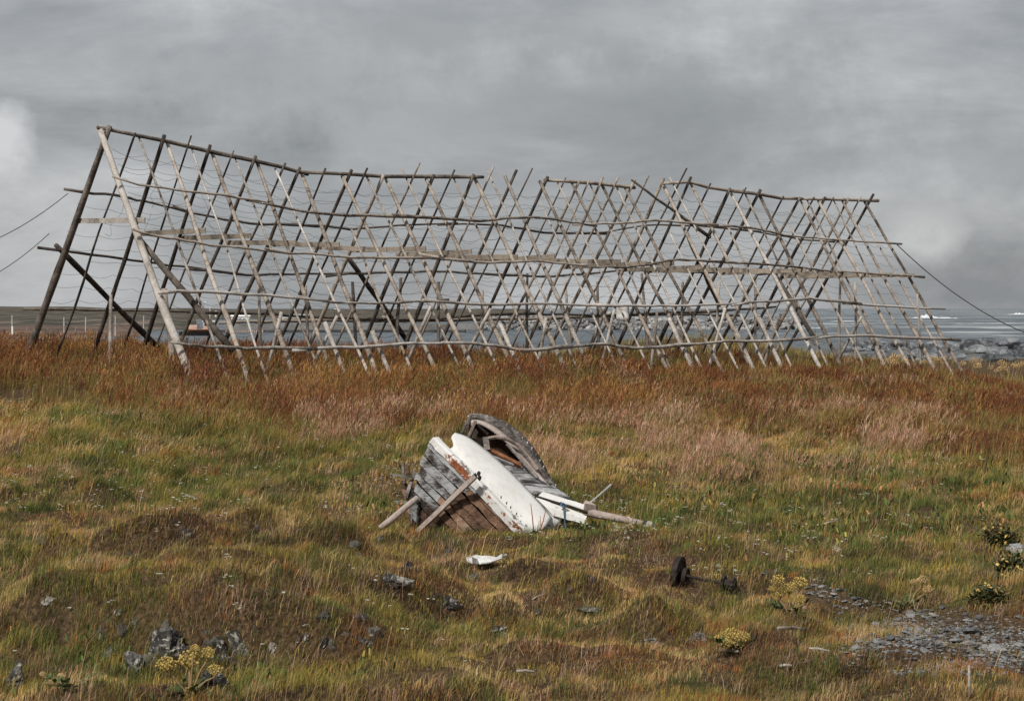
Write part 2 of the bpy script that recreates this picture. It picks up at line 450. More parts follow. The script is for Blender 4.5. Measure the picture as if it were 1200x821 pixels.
low_land('far_meadow', -160, 230, 395, 560, lambda px, f: 1.55 + .5 * wave(px, .04), hm)

# breakwater of dumped boulders: one mass, more than anyone could count
def ico(sub=1):
    bm = bmesh.new(); bmesh.ops.create_icosphere(bm, subdivisions=sub, radius=1)
    bm.verts.ensure_lookup_table()
    V = [v.co.copy() for v in bm.verts]; Fc = [tuple(v.index for v in f.verts) for f in bm.faces]
    bm.free(); return V, Fc
IV1, IF1 = ico(1); IV2, IF2 = ico(2); IV3, IF3 = ico(3); IV4, IF4 = ico(4)
def rock_verts(seed, sub=2, sc=(1, 1, 1), rough=.45, cuts=5):
    rs = random.Random(seed)
    base = {1: IV1, 2: IV2, 3: IV3, 4: IV4}[sub]
    pl = [(Vector((rs.gauss(0, 1), rs.gauss(0, 1), rs.gauss(0, 1))).normalized(), rs.uniform(.55, .9)) for _ in range(cuts)]
    out = []
    for v in base:
        q = v * (1 + rough * noise.noise(v * 1.3 + Vector((seed * 3.1, 0, 0))) + rough * .35 * noise.noise(v * 3.7 + Vector((0, seed * 1.7, 0))))
        for n, d in pl:
            e = q.dot(n) - d
            if e > 0: q = q - n * e * .9
        out.append(Vector((q.x * sc[0], q.y * sc[1], q.z * sc[2])))
    return out
bank = MB()
rk_var = [rock_verts(100 + i, 1, (1, 1, .8)) for i in range(10)]
for i in range(1500):
    px = random.uniform(525, 935); Yd = 405 + random.uniform(-9, 9)
    f = (Yd - 405) / 9
    side = min(1, (px - 525) / 60)
    top = (2.7 + 1.0 * noise.noise(Vector((px * .03, 0, 4)))) * side * (1 if px < 760 else .9)
    zz = max(.1, top * (1 - abs(f) ** 1.5)) * random.uniform(.75, 1.0)
    r = random.choice((.35, .45, .6, .8)) ; rot = Matrix.Rotation(random.uniform(0, 6.28), 3, 'Z')
    c = Vector(((px - 600) / F * Yd, Yd, zz))
    bank.add([c + rot @ (v * r) for v in random.choice(rk_var)], IF1)
tag(bank.build('boulder_breakwater', M['break_rock']), 'pale and dark boulders heaped along a breakwater beyond the rack', 'breakwater', None, 'stuff')

# low dark quay running left from the breakwater
def px_box(b, px0, px1, py0, py1, Yd, depth):
    a = P(px0, py1, Yd); c = P(px1, py0, Yd)
    b.box(((a.x + c.x) / 2, Yd + depth / 2, (a.z + c.z) / 2), ((c.x - a.x) / 2, 0, 0), (0, depth / 2, 0), (0, 0, (c.z - a.z) / 2))
    return b
M['quay_dark'] = simple('dark_quay', (.055, .055, .055), .9, 0, .5, .6)
M['quay_grey'] = simple('grey_quay_top', (.17, .17, .165), .9, 0, .3, .4)
M['quay_pink'] = simple('pinkish_concrete', (.34, .27, .24), .9, 0, .3, .8)
q = empty('quay', (-30, 360, 0), 'long low grey quay with dark wet footing behind the left half of the rack', 'quay')
px_box(MB(), 258, 545, 386.5, 392.5, 360, 8).build('footing', M['quay_dark'], q)
px_box(MB(), 262, 560, 379.5, 386.4, 360.6, 7).build('quay_top', M['quay_grey'], q)
b = MB()
for k in range(18):
    px_box(b, 266 + k * 2.4, 267.6 + k * 2.4, 386.6, 394, 359.3, .5)
b.build('slat', M['quay_pink'], q)
px_box(MB(), 264, 309, 387, 394.5, 359.85, .14).build('pink_wall', M['quay_pink'], q)

# moored fishing boat, dark hull with an orange rail
M['boat_black'] = simple('black_hull', (.02, .02, .022), .5, 0, .3, 1)
M['boat_orange'] = simple('orange_rail', (.55, .22, .08), .6, 0, .2, 1)
M['boat_salmon'] = simple('salmon_house', (.50, .36, .29), .6, 0, .15, 1)
M['win'] = simple('dark_glass', (.03, .035, .045), .15, 0, .2, 1, .6)
M['hw'] = simple('white_boarding', (.78, .78, .76), .7, 0, .06, .4)
M['hroof'] = simple('dark_roof', (.13, .13, .135), .8, 0, .2, .4)
M['hroofpale'] = simple('pale_roof', (.36, .37, .37), .7, 0, .15, .4)
M['hred'] = simple('red_boarding', (.30, .09, .06), .8, 0, .15, .4)
fbY = 318
fb = empty('fishing_boat', P(235, 392, fbY), 'dark hulled fishing boat with orange rail and salmon deckhouse seen through the rack', 'boat')
def hull(b, px0, px1, py0, py1, Yd, depth):
    rows = []
    for f in (0, .08, .3, .7, .9, 1):
        w = {0: .25, .08: .7, .3: 1, .7: 1, .9: .6, 1: .06}[f]
        px = px0 + (px1 - px0) * f
        t = P(px, py0 - (2.0 if f > .85 else 0), Yd); u = P(px + (-2 if f > .85 else 0), py1, Yd)
        rows.append([Vector((u.x, Yd + depth / 2 - depth / 2 * w * .6, u.z)), Vector((t.x, Yd + depth / 2 - depth / 2 * w, t.z)),
                     Vector((t.x, Yd + depth / 2 + depth / 2 * w, t.z)), Vector((u.x, Yd + depth / 2 + depth / 2 * w * .6, u.z))])
    return b.sheet(rows, .06)
hull(MB(), 209, 256, 388.6, 395, fbY, 2.2).build('hull', M['boat_black'], fb)
hull(MB(), 216, 255, 386.2, 388.5, fbY, 2.3).build('rail', M['boat_orange'], fb)
dh = px_box(MB(), 238, 252, 377, 386, fbY + .5, 1.3).build('deckhouse', M['boat_salmon'], fb)
px_box(MB(), 221, 231, 380.5, 386, fbY + .5, 1.2).build('hatch', M['boat_salmon'], fb)
for k in range(3): px_box(MB(), 239.5 + k * 4, 242 + k * 4, 379, 381.5, fbY + .44, .05).build('window', M['win'], dh)
px_box(MB(), 237, 253, 375.8, 376.9, fbY + .4, 1.5).build('roof', M['hw'], fb)
b = MB(); b.tube([P(246, 376, fbY + 1.1), P(246, 360, fbY + 1.1)], .04, 5); b.build('mast', M['hw'], fb)

# village on the far shore
def house(px0, px1, pyb, pyt, Yd, mat, roof, label, gable=.35, wins=3, cat='house', group=None):
    a = P(px0, pyb, Yd); c = P(px1, pyt, Yd); w = c.x - a.x; hh = c.z - a.z; dp = min(9, max(4, w * .6))
    o = empty('house' if cat == 'house' else cat.replace(' ', '_'), (a.x + w / 2, Yd, a.z), label, cat, group)
    wall_h = hh * (1 - gable)
    MB().box((a.x + w / 2, Yd + dp / 2, a.z + wall_h / 2 - .5), (w / 2, 0, 0), (0, dp / 2, 0), (0, 0, wall_h / 2 + .5)).build('wall', mat, o)
    b = MB(); z0 = a.z + wall_h + .003; z1 = a.z + hh; e = .35
    b.add([(a.x - e, Yd - e, z0), (c.x + e, Yd - e, z0), (c.x + e, Yd + dp + e, z0), (a.x - e, Yd + dp + e, z0), (a.x - e, Yd + dp / 2, z1), (c.x + e, Yd + dp / 2, z1)],
          [(0, 1, 5, 4), (2, 3, 4, 5), (0, 4, 3), (1, 2, 5), (0, 3, 2, 1)])
    b.build('roof', roof, o)
    for k in range(wins):
        xx = a.x + w * (k + .5) / wins
        MB().box((xx, Yd - .02, a.z + wall_h * .52), (min(.5, w / wins * .3), 0, 0), (0, .04, 0), (0, 0, wall_h * .2)).build('window', M['win'], o)
    return o
house(271, 292, 379, 369, 800, M['hw'], M['hw'], 'white flat-fronted harbour building with a row of dark windows behind the rack', .18, 5, 'harbour building')
house(249, 258, 378, 371, 840, M['boat_salmon'], M['hroof'], 'salmon coloured shed left of the white harbour building', .4, 1, 'shed')
house(305, 316, 380, 372, 820, M['hw'], M['hroof'], 'small white house with dark roof right of the harbour building', .42, 2)
house(318, 331, 380, 373.5, 800, M['hw'], M['hw'], 'white low house with white roof left of the long pale warehouse', .35, 2)
house(330, 362, 379, 368, 830, M['hroofpale'], M['hroofpale'], 'long pale grey warehouse with a broad roof', .6, 0, 'warehouse')
house(382, 394, 380, 373, 800, M['hw'], M['hroofpale'], 'white cottage between the warehouse and the dark braces', .45, 2, 'cottage')
house(398, 404, 380, 375, 790, M['hred'], M['hroof'], 'tiny red boathouse on the far shore', .5, 0, 'boathouse')
house(468, 482, 380, 374, 780, M['hw'], M['hroof'], 'white house near the left end of the boulder breakwater', .4, 2)
house(488, 500, 380, 375, 790, M['hw'], M['hroofpale'], 'lowest white house beside the boulder breakwater', .4, 2)
house(26, 37, 379, 371.5, 780, M['hroofpale'], M['hroof'], 'grey house on the low land behind the left end pole', .45, 1)
house(224, 234, 379, 373, 860, M['hw'], M['hroof'], 'white house behind the fishing boat', .45, 1)
# pale dome on a stalk
o = empty('navigation_light', P(253, 378, 850), 'round white navigation light above the harbour houses', 'beacon')
b = MB(); b.tube([P(253, 379, 850), P(253, 368, 850)], .35, 8); b.build('tower', M['hw'], o)
b = MB(); c0 = P(253, 366.5, 850); b.add([c0 + v * .85 for v in IV2], IF2); b.build('dome', M['hw'], o, True)
# harbour lamp posts
for k, (px, pt) in enumerate(((239, 354), (341, 350), (443, 358), (302, 360), (392, 362))):
    o = empty('lamp_post', P(px, 379, 780), 'thin dark lamp post standing among the far harbour houses', 'lamp post', 'lamp posts along the far harbour')
    MB().tube([P(px, 380, 780), P(px, pt, 780)], [.12, .07], 5).build('post', M['cap_dark'], o)
    c0 = P(px, pt, 780)
    MB().box(c0 + Vector((.3, 0, .05)), (.45, 0, 0), (0, .15, 0), (0, 0, .1)).build('lamp_head', M['hw'], o)
# wire fence on the left
M['post_pale'] = simple('pale_post', (.42, .42, .41), .8, 0, .3, 2)
fy = 205
fo_ = empty('wire_fence', P(0, 392, fy), 'thin wire fence with pale posts beyond the left end of the rack', 'fence')
pp = [-60, -22, 14, 47, 75, 100, 135, 168, 200]
for px in pp:
    MB().tube([P(px, 396, fy), P(px + random.uniform(-.6, .6), 370 + random.uniform(-1, 2), fy)], .05, 5).build('post', M['post_pale'], fo_)
for k in range(3):
    MB().tube([P(px, 376 + k * 5, fy + .04) for px in pp], .012, 4).build('wire', M['wire'], fo_)
o = empty('marker_post', P(15, 392, 190), 'short white marker post in the field at the far left', 'marker post')
MB().tube([P(14.5, 392, 190), P(14.5, 382, 190)], [.12, .08], 6).build('post', M['hw'], o)
o = empty('field_post', P(5, 392, 150), 'stubby dark post at the left edge of the field', 'post')
MB().tube([P(5, 393, 150), P(5, 386.5, 150)], .07, 6).build('post', M['cap_dark'], o)

# ---------------------------------------------------------------- fish drying rack
ML = P(122, 300, 48.0); ML.z = 0
MR = P(1018, 300, 67.7); MR.z = 0
AX = (MR - ML); LEN = AX.length; AX.normalize()
NF = Vector((AX.y, -AX.x, 0))           # towards the camera side
HW = 3.62
def plane_hit(px, py, off):
    """pixel ray against the vertical plane parallel to the ridge at offset off -> (s, point)"""
    d = ray(px, py); o = ML + NF * off
    t = (o - CAM).dot(NF) / d.dot(NF)
    p = CAM + d * t
    return (p - o).dot(AX), p
ridge_px = [(100, 150), (122, 155), (160, 163), (195, 170), (246, 182), (299, 193), (330, 201), (351, 205), (405, 208), (450, 211), (503, 211), (555, 212), (597, 212), (636, 214), (674, 217), (704, 219), (736, 222), (776, 218.5), (808, 217), (829, 223), (855, 227), (889, 231), (915, 236), (937, 236), (962, 237), (990, 237), (1022, 238)]
RS = [plane_hit(a, b, 0) for a, b in ridge_px]
r_s = np.array([a for a, _ in RS]); r_z = np.array([p.z for _, p in RS])
def zr(s): return float(np.interp(s, r_s, r_z))
def base_pt(s, side):
    p = ML + AX * s + NF * (HW * side)
    p.z = H(p.x, p.y); return p
def on_slope(px, py, side, lift=.1):
    lo, hi = 0.0, 1.0
    for _ in range(40):
        t = (lo + hi) / 2
        s, p = plane_hit(px, py, HW * side * t)
        zs = zr(s) * (1 - t) + base_pt(s, side).z * t
        if p.z > zs: hi = t
        else: lo = t
    n = (NF * side * .85 + Vector((0, 0, .5))).normalized()
    return p + n * lift
rack = empty('fish_drying_rack', (ML + AX * (LEN / 2) + Vector((0, 0, H(*(ML + AX * (LEN / 2)).xy))))[:], 'long weathered A-frame rack of crossed poles standing on the grassy crest', 'drying rack')
def crooked(a, b, n=7, amt=.05):
    a, b = Vector(a), Vector(b); o = random.uniform(0, 99); pts = []
    for i in range(n + 1):
        f = i / n
        w = Vector((noise.noise(Vector((f * 2.5, o, 0))), noise.noise(Vector((f * 2.5, o, 7))), noise.noise(Vector((f * 2.5, o, 3))))) * amt * math.sin(math.pi * min(1, f + .1))
        pts.append(a.lerp(b, f) + w)
    return pts
def pole(name, a, b, r0, r1, mat, n=10, amt=.085, sides=8):
    pts = crooked(a, b, n, amt)
    rad = [r0 + (r1 - r0) * i / n for i in range(n + 1)]
    rad = [r * random.uniform(.88, 1.10) for r in rad]
    return MB().tube(pts, rad, sides, True, .2).build(name, mat, rack, True)
thick = [122, 193, 246, 299, 351, 405, 450, 503, 555, 597, 636, 674, 704, 736, 776, 808, 855, 889, 937, 962, 990, 1016]
thin = [160, 222, 273, 327, 381, 428, 480, 530, 574, 619, 657, 690, 721, 756, 792, 831, 872, 913, 949, 976, 1003]
TS = []; frames = []
for i, px in enumerate(thick + thin):
    py = float(np.interp(px, [a for a, _ in ridge_px], [b for _, b in ridge_px]))
    s, ap = plane_hit(px, py, 0); big = px in thick
    frames.append((s, big))
    over = random.uniform(.15, .35) if big else random.uniform(.15, .45)
    if px in (619, 574, 480, 792): over += .28
    j = .12 if px in (122, 1016) else .28
    # front leg, lit face
    sf = s + random.uniform(-j, j) + {1016: .8, 1003: .5, 990: .28}.get(px, 0); f = base_pt(sf, 1); f.z -= .25
    d = (ap - f).normalized()
    r0 = random.uniform(.053, .068) if big else random.uniform(.030, .040); r1 = r0 * random.uniform(.62, .78)
    if px == 122: r0 = .095; r1 = .07
    mt = M['pole_tan'] if (big and random.random() < .8) else (M['pole_pale'] if random.random() < .55 else M['pole_tan'])
    if px in (122, 160, 597): mt = M['pole_pale']
    lat = AX * random.choice((-.09, .09))
    top = ap + d * over * random.uniform(.1, .9) + lat
    if not big and random.random() < .16: top = f.lerp(ap, random.uniform(.7, .93)) + lat   # some thin poles stop short of the ridge
    pole('leg_pole', f, top, r0, r1, mt)
    # back leg: darker wood, with part of its shade put into the colour
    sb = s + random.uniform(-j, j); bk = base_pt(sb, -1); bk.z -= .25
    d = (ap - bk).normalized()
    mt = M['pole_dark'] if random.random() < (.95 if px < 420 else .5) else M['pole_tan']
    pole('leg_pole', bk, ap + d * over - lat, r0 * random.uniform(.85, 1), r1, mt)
# extra bleached foot splints tied to some front legs
for s, big in frames[:22]:
    if random.random() < .34 and s > 3:
        f = base_pt(s + .12, 1); f.z -= .2; ap = ML + AX * s; ap.z = zr(s)
        pole('foot_splint', f, f.lerp(ap, random.uniform(.2, .34)) + NF * .1, .068, .055, M['pole_pale'], 3, .02)
def rail(name, pxs, side, rad, mat, lift=.12, step=4):
    """horizontal poles lashed over the legs, overlapping where one ends"""
    i = 0
    while i < len(pxs) - 1:
        seg = pxs[i:min(len(pxs), i + step)]
        pts = [on_slope(a, b, side, lift * random.uniform(.8, 1.2)) for a, b in seg]
        # densify with slight wobble
        fine = []
        for a, b in zip(pts[:-1], pts[1:]):
            for k in range(4):
                fine.append(a.lerp(b, k / 4) + Vector((0, 0, .03 * noise.noise(a * 1.7 + Vector((k, 0, 0))))))
        ext = (pts[-1] - pts[-2]).normalized(); fine.append(pts[-1] + ext * random.uniform(.2, .7))
        fine[0] = fine[0] - (fine[1] - fine[0]).normalized() * random.uniform(.1, .5) + Vector((0, 0, random.uniform(-.06, .08)))
        r = rad * random.uniform(.72, .9); k = len(fine)
        rr = [r * (1 - .35 * q / k) for q in range(k)]
        if random.random() < .5: rr.reverse()
        MB().tube(fine, rr, 6, True, .15).build(name, mat, rack, True)
        i += step - 1
rail('rail', [(145, 218), (205, 226), (255, 232), (300, 239), (345, 250), (385, 254), (470, 257), (560, 261), (622, 257), (680, 265), (730, 264), (765, 261), (830, 266), (880, 270), (917, 278), (965, 283), (1000, 285), (1046, 288)], 1, .05, M['pole_tan'])
rail('rail', [(160, 276), (205, 283), (247, 290), (320, 298), (390, 303), (440, 305), (500, 305), (570, 310), (630, 308), (690, 315), (730, 316), (790, 307), (835, 309), (870, 311), (925, 315), (975, 320), (1010, 322), (1071, 326)], 1, .05, M['pole_tan'])
rail('rail', [(190, 343), (250, 346), (310, 349), (360, 354), (425, 359), (470, 357), (500, 355), (560, 360), (640, 358), (700, 361), (740, 361), (780, 361), (860, 358), (905, 355), (945, 352), (990, 357), (1040, 361), (1097, 364)], 1, .055, M['pole_pale'])
rail('rail', [(207, 406), (245, 409), (285, 411), (350, 412), (412, 410), (470, 406), (525, 404), (575, 408), (613, 414), (660, 409), (703, 405), (740, 411), (800, 407), (850, 402), (905, 402), (950, 398), (1000, 396), (1050, 397), (1117, 400)], 1, .065, M['pole_pale'], .13)
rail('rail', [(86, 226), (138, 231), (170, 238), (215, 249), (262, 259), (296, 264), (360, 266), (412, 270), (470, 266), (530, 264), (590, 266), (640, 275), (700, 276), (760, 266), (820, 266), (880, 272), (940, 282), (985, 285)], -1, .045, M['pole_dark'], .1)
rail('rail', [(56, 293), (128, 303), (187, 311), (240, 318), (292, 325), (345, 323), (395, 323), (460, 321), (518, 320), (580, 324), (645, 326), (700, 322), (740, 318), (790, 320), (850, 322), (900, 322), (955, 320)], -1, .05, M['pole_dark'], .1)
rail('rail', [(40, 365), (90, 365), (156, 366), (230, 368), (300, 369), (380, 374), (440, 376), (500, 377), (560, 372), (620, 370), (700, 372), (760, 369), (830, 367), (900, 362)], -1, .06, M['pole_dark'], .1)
rail('rail', [(270, 381), (330, 380), (400, 379), (460, 379), (520, 378), (590, 377), (650, 376), (720, 372), (790, 371), (860, 372)], -1, .075, M['plank'], .16)
# ridge poles: overlapping lengths, with the two gaps of the broken ridge
def ridge(pxs, r=.056):
    i = 0
    while i < len(pxs) - 1:
        seg = pxs[i:i + 4]; pts = []
        for a, b in seg:
            p = plane_hit(a, b, 0)[1]; pts.append(p + Vector((0, 0, .07)))
        e = (pts[-1] - pts[-2]).normalized(); pts.append(pts[-1] + e * random.uniform(.15, .4))
        k = len(pts); rr = [r * (1 - .3 * q / k) for q in range(k)]
        if random.random() < .5: rr.reverse()
        MB().tube(pts, rr, 7, True, .1).build('ridge_pole', M['pole_dark'] if pxs[0][0] < 300 else M['pole_tan'], rack, True); i += 3
ridge([(114, 152.5), (160, 162), (195, 169), (246, 181), (299, 192), (330, 199), (351, 205), (405, 207), (450, 210), (503, 210), (557, 210.5)])
ridge([(638, 214), (674, 216), (704, 218.5), (737, 222)])
ridge([(777, 218), (808, 216), (829, 222), (855, 226), (889, 230), (915, 235), (937, 235.5), (962, 236), (990, 236.5), (1021, 237.5)])
# fallen ridge length hanging at a slant
pole('fallen_pole', plane_hit(740, 211, .3)[1], plane_hit(832, 278, .6)[1], .035, .055, M['pole_dark'], 6, .05)
# mid-height collar planks tying front leg to back leg
for k, s in enumerate(sorted(a for a, b in frames if b)):
    p = ML + AX * s; zt = zr(s); zb = (base_pt(s, 1).z + base_pt(s, -1).z) / 2
    zc = float(np.interp(s, [0, 2.2, 5, 12, 20, LEN], [6.15, 6.0, 5.75, 5.55, 5.35, 5.2]))
    half = HW * (zt - zc) / (zt - zb) + .12
    mm = M['plank']
    a = p + NF * half + AX * .13; b = p - NF * half + AX * .13; a.z = zc + random.uniform(-.05, .05); b.z = zc + random.uniform(-.06, .1)
    MB().board(a, b, .118, .03, AX, 5, .1).build('collar_plank', mm if k else M['pole_pale'], rack)
# long braces
def brace(pa, pb, off_a, off_b, r, mat):
    a = plane_hit(*pa, off_a)[1]; b = plane_hit(*pb, off_b)[1]
    pole('brace', a, b, r, r * .9, mat, 6, .04)
a = on_slope(68, 290, -1, .12); b2 = on_slope(182, 404, -1, .12); pole('brace', a, b2 + (b2 - a) * .05, .068, .08, M['pole_dark'], 6, .04)
a = on_slope(168, 278, 1, -.14); b2 = on_slope(277, 408, 1, -.14); pole('brace', a, b2, .068, .078, M['pole_dark'], 6, .04)
a = on_slope(411, 305, -1, .12); b2 = on_slope(480, 402, -1, .12); pole('brace', a, b2, .068, .078, M['pole_dark'], 6, .04)
a = on_slope(808, 275, -1, .12); b2 = on_slope(846, 360, -1, .12); pole('brace', a, b2, .06, .08, M['pole_dark'], 6, .12)
a = on_slope(908, 312, 1, -.14); b2 = on_slope(958, 393, 1, -.14); pole('brace', a, b2, .068, .075, M['pole_dark'], 6, .04)
# upright props inside the frame
for (px, pt, off, r, mt) in ((303, 330, -2.0, .05, 'pole_tan'), (192, 338, -1.2, .085, 'pole_tan'), (358, 335, -2.2, .045, 'pole_tan'), (130, 345, -1.6, .05, 'pole_pale'), (413, 330, -2.2, .05, 'pole_dark'), (470, 325, -2.2, .05, 'pole_dark'), (514, 330, -2.3, .05, 'pole_dark'), (565, 340, -2.2, .045, 'pole_tan'), (618, 320, -2.3, .05, 'pole_dark'), (662, 330, -2.3, .05, 'pole_tan'), (700, 330, -2.3, .05, 'pole_dark'), (752, 320, -2.3, .05, 'pole_tan'), (800, 330, -2.3, .05, 'pole_tan'), (843, 330, -2.4, .05, 'pole_tan'), (885, 325, -2.5, .05, 'pole_tan'), (985, 320, -1.0, .05, 'pole_tan'), (1002, 330, 1.6, .045, 'pole_tan'), (1075, 344, 2.6, .04, 'pole_tan')):
    s, p = plane_hit(px, pt, off); f = ML + AX * (s + random.uniform(-.3, .4)) + NF * off; f.z = H(f.x, f.y) - .2
    pole('prop', f, p, r, r * .8, M[mt], 5, .05)
# props leaning from the inside against the front
for px in (330, 395, 505, 575, 640, 720, 770, 850, 915, 1010):
    s, p = plane_hit(px, 372 - random.uniform(0, 14), HW * .78); f = p + AX * random.uniform(-.5, .5) - NF * random.uniform(.3, 1.1); f.z = H(f.x, f.y) - .2
    pole('prop', f, p, .045, .04, M['pole_pale'], 4, .03)
# slack fish lines strung from leg to leg, both slopes
fs = sorted(a for a, b in frames)
for side in (1, -1):
    for k in range(15):
        t = .07 + k * .058
        i0 = random.choice((0, 0, 0, 1)); pts = []
        slack = random.uniform(.02, .08)
        for s0, s1 in zip(fs[i0:-1], fs[i0 + 1:]):
            sg = slack * random.uniform(.2, 1.9)
            for q in (0, .25, .5, .75):
                s = s0 + (s1 - s0) * q; ap = ML + AX * s; bp = base_pt(s, side)
                p = ap + NF * (HW * side * t); p.z = zr(s) * (1 - t) + bp.z * t
                p.z -= sg * 4 * q * (1 - q) + .05 * noise.noise(p * 1.3)
                pts.append(p + NF * side * .09)
        MB().tube(pts, .0042, 3, False).build('wire', M['wire'], rack)
# broken lines hanging loose at the left end
for k in range(10):
    s = random.uniform(.3, 9); t = random.uniform(.1, .6); side = random.choice((1, -1)); pts = []
    p = ML + AX * s + NF * HW * side * t; p.z = zr(s) * (1 - t) + base_pt(s, side).z * t
    dx = random.uniform(-1.0, 1.3); dz = random.uniform(-1.1, .1)
    for q in range(13):
        f = q / 12
        pts.append(p + AX * dx * f + Vector((0, 0, dz * f - 1.1 * f * (1 - f))) + Vector((noise.noise(Vector((f * 3, k, 0))), noise.noise(Vector((f * 3, k, 5))), noise.noise(Vector((f * 3, k, 9))))) * .22)
    MB().tube(pts, .004, 3, False).build('loose_wire', M['wire'], rack)
# guy wires and their ground pegs out of frame
for (a, off, end) in (((82, 229), -1.4, P(-70, 300, 50)), ((60, 276), -2.4, P(-70, 345, 51))):
    p = on_slope(a[0], a[1], -1, .1); e = end; pts = [p.lerp(e, f) - Vector((0, 0, .25 * f * (1 - f) * 4)) for f in np.linspace(0, 1, 12)]
    ext = e + (e - pts[-2]).normalized() * 12; ext.z = H(ext.x, ext.y)
    MB().tube(pts + [ext], .010, 4, False).build('guy_wire', M['wire'], rack)
p = on_slope(1048, 288, 1, .1); e = P(1205, 391, 70)
pts = [p.lerp(e, f) - Vector((0, 0, .32 * f * (1 - f) * 4)) for f in np.linspace(0, 1, 16)]
ext = e + (e - pts[-2]).normalized() * 5; ext.z = H(ext.x, ext.y)
MB().tube(pts + [ext], .017, 5, False).build('guy_wire', M['wire'], rack)
# pale scrap blown against the rack
c0 = on_slope(779, 366, 1, .0) - NF * 1.6; g = []
for i in range(6):
    g.append([c0 + Vector(((i - 2.5) * .07 + .05 * noise.noise(Vector((i, j, 3))), .1 * noise.noise(Vector((i * .7, j * .7, 1))), (2 - j) * .11 + .05 * noise.noise(Vector((i, j, 0))))) for j in range(5)])
tag(MB().sheet(g, .01).build('plastic_scrap', M['plastic'], None, True, c0), 'small white scrap caught on the poles low in the middle of the rack', 'scrap')

# ---------------------------------------------------------------- wrecked boat
YB = 25.0
def B(px, py, dy=0.0): return P(px, py, YB + dy)
def curve(ctrl, f):
    """Catmull-Rom through (px, py, dy) control points at 0..1 -> world point"""
    n = len(ctrl) - 1; t = max(0, min(n - 1e-6, f * n)); i = int(t); u = t - i
    p = [Vector(ctrl[max(0, min(n, i + k))]) for k in (-1, 0, 1, 2)]
    q = .5 * ((2 * p[1]) + (p[2] - p[0]) * u + (2 * p[0] - 5 * p[1] + 4 * p[2] - p[3]) * u * u + (-p[0] + 3 * p[1] - 3 * p[2] + p[3]) * u ** 3)
    return q
def cw(ctrl, f): return B(*curve(ctrl, f))
wreck = empty('wrecked_boat', (0, YB, 1.5), 'broken bow of a white and grey wooden boat keeled over on the grass', 'boat wreck')
rim = [(505, 514, .05), (521, 530, -.06), (541, 549, -.17), (561, 570, -.26), (581, 591, -.31), (598, 609, -.33), (615, 626, -.33), (630, 642, -.32)]
def hull_pt(s, t):
    a = curve(rim, s)
    e0 = Vector((-23, 108, .22)); e1 = Vector((-92, 60, .45))
    e = e0.lerp(e1, s ** .8)
    bul = math.sin(math.pi * min(1, t)) 
    return B(a.x + e.x * t - 9 * bul * (1 - s), a.y + e.y * t, a.z + e.z * t ** 1.6 - .10 * bul)
NS = 11
for k in range(NS):
    t0 = k / NS; t1 = (k + 1) / NS
    s0 = [0, .015, -.0, .05, -.0, .06, .01, .0, .03, .0, 0][k]
    s0 = max(0, s0)
    grey = k < 6
    gap = (.20 if k in (1, 3, 4) else .06) if grey else .12
    rows = []
    for i in range(19):
        s = s0 + (1 - s0) * i / 18
        r = []
        for j in range(3):
            f = j / 2
            gg = gap * (2.2 * noise.noise(Vector((s * 9, k * 3.3, 0))) + .9 * noise.noise(Vector((s * 30, k * 3.3, 4))) + .75)
            t = t0 + (t1 - t0) * (f * (1 - max(0, gg)))
            p = hull_pt(s, t)
            r.append(p + Vector((0, -.018 * f - .012 * noise.noise(Vector((s * 6, k, 2))), 0)))
        rows.append(r)
    # each strake is half weathered grey, half bare brown: two lengths butted at a scarf
    cut = [8, 7, 6, 6, 5, 5, 4, 3, 3, 2, 1][k]
    if cut >= 2: MB().sheet(rows[:cut + 1], .022).build('hull_plank', M['hull_grey'], wreck)
    tail = [[p + Vector((0, .002, 0)) for p in r] for r in rows[cut:]]
    MB().sheet(tail, .022).build('hull_plank', M['hull_brown'], wreck)
# frames behind the strakes
for s in (.06, .2, .34, .5, .66):
    MB().tube([hull_pt(s, t) + Vector((.02, .06, 0)) for t in (.02, .2, .4, .6, .8, 1)], .03, 5).build('rib', M['dark_wood'], wreck)
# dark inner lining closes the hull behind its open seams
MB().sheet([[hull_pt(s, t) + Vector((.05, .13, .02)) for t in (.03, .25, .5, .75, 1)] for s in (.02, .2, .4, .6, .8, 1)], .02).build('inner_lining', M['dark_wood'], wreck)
# rubbing strake: rust-stained rim strip and white gunwale strip above it
rows = []
for i in range(31):
    f = i / 30; a = curve(rim, f * .885)
    j = 1.6 * noise.noise(Vector((f * 14, 1, 0))) + .8 * noise.noise(Vector((f * 40, 1, 0)))
    rows.append([B(a.x - 1.8 + 1.4 * j - 3.4 * f, a.y + 3.6 + 1.6 * f, a.z - .05), B(a.x + 2.2 + j * .3, a.y - .4, a.z - .075)])
MB().sheet(rows, .028).build('rubbing_strake', M['white_rust'], wreck)
rows = []
for i in range(31):
    f = i / 30; a = curve(rim, f * .90)
    j = .9 * noise.noise(Vector((f * 18, 4, 0)))
    rows.append([B(a.x + 1.2 + 1.6 * j, a.y - .6, a.z - .06), B(a.x + 4.5, a.y - 1.2, a.z - .045), B(a.x + 8.2 - 2 * f + .6 * j, a.y - 1.5, a.z + .0)])
MB().sheet(rows, .025).build('gunwale', M['white_chip'], wreck)
